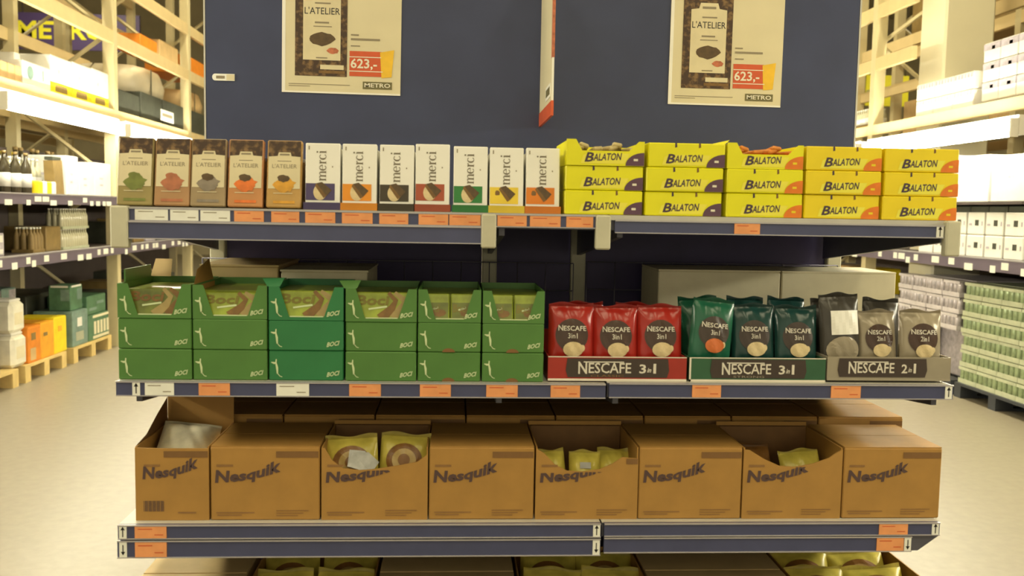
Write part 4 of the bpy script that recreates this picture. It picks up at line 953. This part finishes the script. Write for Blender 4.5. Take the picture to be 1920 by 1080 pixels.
for i, yy in enumerate((7.6, 8.0, 8.4, 8.8, 9.3)):
    cart('carton', XL - 0.4, XL, yy, yy + 0.34, 1.069, 1.30 + 0.03 * (i % 2), ('goods_dark', 'goods_brown', 'goods_lilac', 'goods_dark', 'goods_tan')[i], '%s carton on the tagged shelf beyond the upright' % ('first', 'second', 'third', 'fourth', 'fifth')[i])
    cart('carton', XL - 0.6, XL - 0.05, yy, yy + 0.36, 0.10, 0.55 + 0.08 * (i % 3), ('goods_dark', 'goods_brown', 'goods_dark', 'goods_tan', 'goods_dark')[i], '%s carton low under the tagged shelf beyond the upright' % ('first', 'second', 'third', 'fourth', 'fifth')[i])
# second shelf of the left rack
for i in range(9):
    bottle((XL - 0.06 - 0.05 * (i % 2), 4.80 + i * 0.095, 1.569), BDK if i % 2 == 0 else BWH, 'dark bottle with white label on the lamp-lit shelf' if i % 2 == 0 else 'white bottle with yellow cap on the lamp-lit shelf', 'bottles on the lamp-lit shelf', 1.25)
for i in range(4):
    cart('carton', XL - 0.12, XL - 0.0, 5.66 + i * 0.09, 5.74 + i * 0.09, 1.569, 1.68, ('goods_yellow', 'goods_white', 'goods_yellow', 'goods_white')[i], ('pale yellow low pack beside the white bottles', 'white low pack between two yellow packs', 'pale yellow low pack between two white packs', 'white low pack beside the brown bag')[i])
bottle_pack(XL - 0.20, 5.62, 1.569, 3, 7, BCL, 'pack of pale bottles behind the low yellow packs', None, 1.15, lab=True)
t = thing('paper_bag', 'brown paper bag leaning on the lamp-lit shelf', 'bag', (XL - 0.06, 6.12, 1.569))
part('bag_body', MB().add([(-0.05, -0.08, 0), (0.05, -0.08, 0), (0.05, 0.08, 0), (-0.05, 0.08, 0), (-0.04, -0.13, 0.30), (0.04, -0.13, 0.30), (0.04, 0.07, 0.31), (-0.04, 0.07, 0.31)], [(3, 2, 1, 0), (0, 1, 5, 4), (1, 2, 6, 5), (2, 3, 7, 6), (3, 0, 4, 7), (4, 5, 6, 7)], 'goods_brown'), t)
part('bag_fold', MB().box(-0.035, 0.035, -0.12, 0.06, 0.305, 0.335, 'goods_dark'), t)
for i, (a, b, h) in enumerate(((6.24, 6.50, 0.36), (6.52, 6.88, 0.30), (6.90, 7.34, 0.33))):
    cart('carton', XL - 0.4, XL, a, b, 1.569, 1.569 + h, 'goods_white', ('white carton beside the brown paper bag', 'white carton between two white cartons on the lamp-lit shelf', 'white carton beside the cream upright on the lamp-lit shelf')[i], prints=[(0.3, 0.5, 0.3, 0.36, 'goods_lilac'), (0.3, 0.5, 0.5, 0.56, 'goods_lilac')])
for i in range(6): bottle((XL - 0.48 - 0.03 * (i % 2), 6.30 + i * 0.17, 1.569), BDK, 'dark bottle behind the white cartons on the lamp-lit shelf', 'bottles behind the white cartons', 1.6)
# upper level of the left rack
ZU = 2.462
for i in range(3):
    a = 5.95 + i * 0.46
    cart('crate', XL - 0.5, XL, a, a + 0.45, ZU, ZU + 0.10, 'goods_yellow', '%s low yellow crate above the strip lamp, counted from the printed white box' % ('first', 'second', 'third')[i], group='yellow crates above the strip lamp', prints=[(0.2, 0.75, 0.2, 0.8, 'goods_brown')], lid=False)
t = cart('carton', XL - 0.5, XL, 5.42, 5.94, ZU, ZU + 0.20, 'goods_white', 'white box with dark round emblem above the strip lamp')
part('emblem', MB().lathe([(0.055, 0), (0.055, 0.003)], 'goods_teal', 20).xf(Matrix.Translation((0.251, -0.13, 0.11)) @ Matrix.Rotation(PI / 2, 4, 'Y')), t)
part('emblem', MB().box(0.25, 0.2515, 0.10, 0.13, 0.07, 0.16, 'goods_teal'), t)
part('emblem', MB().lathe([(0.06, 0), (0.06, 0.003)], 'goods_teal', 20).xf(Matrix.Translation((-0.05, -0.262, 0.11)) @ Matrix.Rotation(PI / 2, 4, 'X')), t)
cart('carton', XL - 0.30, XL - 0.10, 5.50, 5.60, ZU + 0.201, ZU + 0.275, 'goods_white', 'small white packet on top of the round emblem box', lid=False)
for i in range(3):
    a = 5.96 + i * 0.46
    cart('carton', XL - 0.5, XL, a, a + 0.44, ZU + 0.101, ZU + 0.33 + 0.01 * i, 'goods_white', 'white carton on the %s yellow crate above the strip lamp' % ('first', 'second', 'third')[i], prints=[(0.3, 0.4, 0.35, 0.5, 'goods_lilac')])
cart('crate', XL - 0.9, XL - 0.55, 4.80, 5.38, ZU, ZU + 0.34, 'goods_dark', 'dark crate beside the round emblem box')
for i in range(5): cart('packet', XL - 0.12, XL, 4.80 + i * 0.12, 4.91 + i * 0.12, ZU, ZU + 0.14, 'goods_tan', 'tan packet in the row beside the round emblem box', group='tan packets above the strip lamp', lid=False)
# beyond the upright: bales, dark crates
def bale(x0, x1, y0, y1, z0, z1, m, label):
    cx, cy = (x0 + x1) / 2, (y0 + y1) / 2
    t = thing('wrapped_bale', label, 'bale', (cx, cy, z0)); hx, hy, h = (x1 - x0) / 2, (y1 - y0) / 2, z1 - z0
    n = 8; prof = []
    vs = []; fs = []
    for k in range(5):
        z = h * k / 4; s = 1 - 0.12 * abs(k - 2) / 2 * (1 if k > 2 else 0.5)
        for i in range(16):
            a = 2 * PI * i / 16; ca, sa = math.cos(a), math.sin(a)
            e = (abs(ca) ** 4 + abs(sa) ** 4) ** -0.25
            vs.append((hx * ca * e * s, hy * sa * e * s, z))
    for k in range(4):
        for i in range(16): fs.append((k * 16 + i, k * 16 + (i + 1) % 16, (k + 1) * 16 + (i + 1) % 16, (k + 1) * 16 + i))
    fs.append(tuple(range(15, -1, -1))); fs.append(tuple(range(64, 80)))
    part('goods', MB().add(vs, fs, m, True), t)
    part('strap', MB().box(-hx * 0.3, -hx * 0.25, -hy * 1.01, hy * 1.01, h, h + 0.004, 'goods_dark').box(hx * 1.0, hx * 1.006, -hy * 0.3, -hy * 0.25, 0, h, 'goods_dark'), t)
cart('crate', XL - 0.7, XL, 7.55, 8.25, ZU, ZU + 0.24, 'goods_dark', 'black crate above the strip lamp beside the upright')
cart('crate', XL - 0.7, XL, 8.30, 9.05, ZU, ZU + 0.30, 'goods_dark', 'black crate above the strip lamp between two black crates')
cart('crate', XL - 0.7, XL, 9.10, 9.95, ZU, ZU + 0.30, 'goods_dark', 'black crate above the strip lamp with a white price card')
t = thing('price_card', 'white price card hung in front of the black crates', 'card', (XL + 0.062, 9.05, ZU + 0.03)); part('card', MB().box(0, 0.004, -0.25, 0.25, 0, 0.13, 'tag_white'), t); part('print', MB().box(0.004, 0.005, -0.2, 0.2, 0.05, 0.09, 'ink_soft').box(0.0, 0.004, -0.251, -0.25, 0.02, 0.11, 'ink_soft'), t)
bale(XL - 0.85, XL - 0.05, 8.35, 9.65, ZU + 0.302, ZU + 0.62, 'goods_wrap', 'cream shrink-wrapped bale on the black crates beside the upright')
bale(XL - 0.85, XL - 0.05, 10.25, 11.4, ZU + 0.302, ZU + 0.58, 'goods_tan', 'tan shrink-wrapped bale far along the rack')
cart('carton', XL - 0.35, XL - 0.06, 8.5, 9.1, 3.262, 3.44, 'goods_orange', 'rust orange carton on the upper beams beside the upright')
cart('carton', XL - 0.35, XL - 0.06, 9.2, 9.95, 3.262, 3.50, 'goods_tan', 'tan carton on the upper beams beside the rust orange carton')
cart('carton', XL - 0.6, XL - 0.06, 10.3, 11.4, 3.262, 3.50, 'goods_orange', 'rust orange carton on the upper beams far along the rack')
cart('crate', XL - 0.9, XL, 10.25, 11.4, ZU, ZU + 0.30, 'goods_dark', 'black crate far along the rack under the tan bale')
bale(-5.2, -4.35, 5.0, 6.6, 2.482, 2.95, 'goods_wrap', 'cream shrink-wrapped bale on the back to back rack near the packets')
bale(-5.2, -4.35, 7.6, 9.6, 2.482, 3.10, 'goods_wrap', 'long cream shrink-wrapped bale on the back to back rack')
cart('carton', -5.2, -4.4, 10.3, 12.4, 2.482, 3.3, 'goods_brown', 'brown carton stack on the back to back rack')
cart('carton', -5.2, -4.4, 10.3, 12.5, 4.682, 5.4, 'goods_tan', 'tan carton stack high on the back to back rack')
cart('carton', -5.2, -4.4, 4.4, 5.6, 4.682, 5.3, 'goods_brown', 'brown carton stack high on the back to back rack')

# right aisle: pallets of can packs
pallet(5.15, 1, 3.86, 4.97, 'black plastic pallet under the green can packs', 'pallet_black', 1.0, 0.125)
pallet(5.15, 1, 5.03, 6.10, 'black plastic pallet under the lilac grey can packs', 'pallet_black', 1.0, 0.125)
CANH = 0.128
def can_pack_mesh(m):
    return (MB().lathe([(0.026, 0), (0.0325, 0.010), (0.0325, CANH - 0.014), (0.027, CANH - 0.002)], m, 10).mesh('can'), MB().lathe([(0.028, CANH - 0.002), (0.028, CANH)], 'can_lid', 10).mesh('lid'))
CG = can_pack_mesh('can_green'); CLc = can_pack_mesh('can_lilac')
def can_pack(x, y, z, meshes, film, label, group, ny=4, nx=2):
    t = thing('can_pack', label, 'can pack', (x, y, z), (0, 0, 0), group); p = 0.066
    for i in range(nx):
        for j in range(ny):
            c = part('can', meshes[0], t, (p * (i + 0.5), p * (j + 0.5), 0.006), rot=(0, 0, (i * 3 + j) * 1.3)); part('lid', meshes[1], c)
    f = MB().box(-0.001, p * nx, 0, p * ny, 0, 0.006, film).box(-0.002, -0.0005, 0, p * ny, 0.006, 0.040, film).box(-0.002, p * nx, 0.0, p * ny, CANH + 0.006, CANH + 0.0075, film)
    f.box(-0.002, -0.0005, 0, p * ny, CANH - 0.016, CANH + 0.006, film).box(0, p * nx, -0.002, -0.0005, 0.006, 0.04, film)
    part('film', f, t)
LAYN = ['bottom', 'second', 'third', 'fourth', 'fifth', 'top']
for L in range(6):
    for j in range(4):
        can_pack(5.17 + 0.006 * ((L * 7 + j * 3) % 3), 4.955 - 0.27 * (j + 1), 0.126 + L * 0.1415, CG, 'film_green', 'green shrink-wrapped can pack in the %s layer on the black pallet' % LAYN[L], 'green can packs')
part_core = thing('can_stack_core', 'inner packs of the green can pallet behind the front packs', 'can pack', (5.7, 4.4, 0.126))
part('packs', MB().box(-0.36, 0.4, -0.5, 0.54, 0, 0.84, 'can_green'), part_core)
part('film', MB().box(-0.36, 0.4, -0.5, 0.54, 0.84, 0.845, 'film_green'), part_core)
for L in range(6):
    for j in range(4):
        if j > 1 and L < 3: continue
        can_pack(5.17 + 0.006 * ((L * 5 + j) % 3), 6.10 - 0.27 * (j + 1), 0.126 + L * 0.1415, CLc, 'film_lilac', 'lilac grey shrink-wrapped can pack in the %s layer beside the green packs' % LAYN[L], 'lilac grey can packs')
part_core = thing('can_stack_core', 'inner packs of the lilac grey can pallet behind the front packs', 'can pack', (5.7, 5.55, 0.126))
part('packs', MB().box(-0.36, 0.4, -0.5, 0.37, 0, 0.84, 'can_lilac'), part_core)
part('film', MB().box(-0.36, 0.4, -0.5, 0.37, 0.84, 0.845, 'film_lilac'), part_core)
for i in range(4):
    for k in range(3):
        cart('carton', 5.18, 5.6, 6.92 + i * 0.30, 7.20 + i * 0.30, 0.15 + k * 0.27, 0.415 + k * 0.27, ('goods_tan', 'goods_white', 'goods_yellow', 'goods_tan')[(i + k) % 4], '%s carton, %s of its stack beyond the can packs' % (('tan', 'white', 'pale yellow', 'tan')[(i + k) % 4], LV[k]), group='cartons beyond the can packs', prints=[(0.2, 0.8, 0.3, 0.6, 'goods_lilac')], sgn=1)
# shelf of the right rack
XR = 5.17
wn = ['first', 'second', 'third', 'fourth', 'fifth', 'sixth']
for i in range(6):
    a = 4.18 + i * 0.265
    for k in range(2):
        cart('drink_pack', XR, XR + 0.4, a, a + 0.235, 1.190 + k * 0.182, 1.370 + k * 0.182, 'goods_white', '%s white drink pack with dark marks, %s row on the railed shelf' % (wn[i], ('lower', 'upper')[k]), 'drink pack', 'white drink packs on the railed shelf', prints=[(0.30, 0.52, 0.40, 0.66, 'goods_dark'), (0.05, 0.12, 0.4, 0.6, 'goods_lilac'), (0.72, 0.9, 0.4, 0.5, 'goods_lilac')], sgn=1)
        o = C.objects[-1]
    cart('bottle_tray', XR + 0.03, XR + 0.4, a, a + 0.25, 1.553, 1.607, 'goods_dark', 'dark tray lying on the %s white drink pack' % wn[i], 'tray', 'dark trays on the drink packs', lid=False)
for i in range(3):
    a = 4.18 + i * 0.50
    cart('paper_pack', XR, XR + 0.45, a, a + 0.46, 1.636, 2.00 + 0.02 * i, 'goods_white', '%s large white paper roll pack under the strip lamp' % wn[i], 'paper pack', 'white paper packs', prints=[(0.35, 0.5, 0.5, 0.55, 'goods_lilac')], sgn=1, lid=False)
# upper level of the right rack
ZR = 2.432
for k in range(2):
    for i in range(3):
        a = 4.98 + i * 0.32
        cart('drink_pack', XR, XR + 0.42, a, a + 0.31, ZR + k * 0.145, ZR + 0.142 + k * 0.145, 'goods_white', '%s white bottle pack, %s layer before the square column' % (wn[i], ('lower', 'upper')[k]), 'drink pack', 'white packs before the column', prints=[(0.05 + 0.16 * q, 0.14 + 0.16 * q, 0.68, 0.92, 'goods_lilac') for q in range(6)], sgn=1)
bottle_pack(XR + 0.20, 4.905, ZR, 3, 1, BBR, 'short row of brown bottles before the white bottle packs, lower', None, 0.62, sgn=1, film='goods_brown', lab=False)
bottle_pack(XR + 0.20, 4.905, ZR + 0.172, 3, 1, BBR, 'short row of brown bottles before the white bottle packs, upper', None, 0.62, sgn=1, film='goods_brown', lab=False)
for k in range(3):
    for i in range(3):
        a = 4.19 + i * 0.235
        cart('drink_pack', XR + 0.02, XR + 0.45, a, a + 0.225, ZR + 0.02 + k * 0.155, ZR + 0.172 + k * 0.155, 'goods_white', '%s white and lilac pack in the %s layer beside the brown bottles' % (wn[i], LV[k]), 'drink pack', 'white and lilac packs above the lamp', prints=[(0.0, 1.0, 0.60, 0.95, 'goods_lilac'), (0.3, 0.5, 0.62, 0.8, 'goods_dark')], sgn=1)
struct('trim_column', MB().cbox(5.42, 5.90, 5.95, 6.42, 0, 7.6, 'column_white', 0.02))
for i in range(4):
    a = 6.92 + i * 0.36
    bottle_pack(XR, a, ZR, 4, 7, BBR if i % 2 else BCL, '%s pack of %s bottles beyond the second upright above the lamp' % (wn[i], 'brown' if i % 2 else 'pale'), 'bottle packs beyond the column', 0.68, sgn=1, film='goods_brown', lab=True)
t = thing('hanging_sign', 'yellow hanging sign with grey stripe behind the right rack brace', 'sign', (8.02, 12.6, 3.58))
part('board', MB().box(-0.36, 0.36, 0, 0.03, -0.25, 0.25, 'sign_yellow'), t); part('stripe', MB().add([(-0.36, -0.002, -0.10), (0.36, -0.002, 0.02), (0.36, -0.002, 0.14), (-0.36, -0.002, 0.0)], [(0, 1, 2, 3)], 'sign_grey'), t)
part('chain', MB().bar((-0.3, 0.015, 0.25), (-0.3, 0.015, 4.0), 0.006, 'rack_dark', 6), t); part('chain', MB().bar((0.3, 0.015, 0.25), (0.3, 0.015, 4.0), 0.006, 'rack_dark', 6), t)
cart('carton', 6.75, 7.6, 7.0, 9.4, 2.482, 3.0, 'goods_tan', 'tan carton stack on the rack behind the column')
cart('carton', 6.75, 7.6, 4.3, 5.9, 3.632, 4.2, 'goods_brown', 'brown carton stack high behind the column')
cart('carton', 6.75, 7.6, 7.0, 9.3, 3.632, 4.3, 'goods_brown', 'brown carton stack high on the rack behind the yellow sign')

# far sign and hall lamps
t = thing('wall_sign', 'purple wall sign with big yellow letters on the far wall', 'sign', (-8.22, 20.0, 5.46))
part('board', MB().box(-1.12, 1.75, 0, 0.06, -0.43, 0.40, 'sign_purple'), t)
part('lettering', MB().text('METRO', -1.02, 1.02, -0.20, 0.22, -0.01, 'sign_yellow', 0, 0.03), t)
for xx in (-0.9, 1.5): part('hanger', MB().bar((xx, 0.03, 0.40), (xx, 0.03, 2.12), 0.02, 'rack_dark', 6), t)
for i, (x, y) in enumerate(((-10.5, 17.0), (-8.2, 19.0), (-6.0, 16.0), (-9.6, 12.0), (9.5, 17.0), (11.0, 14.0))):
    t = thing('hall_lamp', 'round white hall lamp hanging under the ceiling', 'lamp', (x, y, 6.9), (0, 0, 0), 'round hall lamps')
    part('shade', MB().lathe([(0.30, 0.0), (0.28, 0.06), (0.10, 0.20), (0.04, 0.24)], 'lamp_housing', 18), t)
    part('bulb', MB().lathe([(0.05, -0.04), (0.24, -0.02), (0.27, 0.0)], 'hall_lamp', 18), t)
    part('stem', MB().bar((0, 0, 0.24), (0, 0, 0.70), 0.012, 'rack_dark', 6), t)
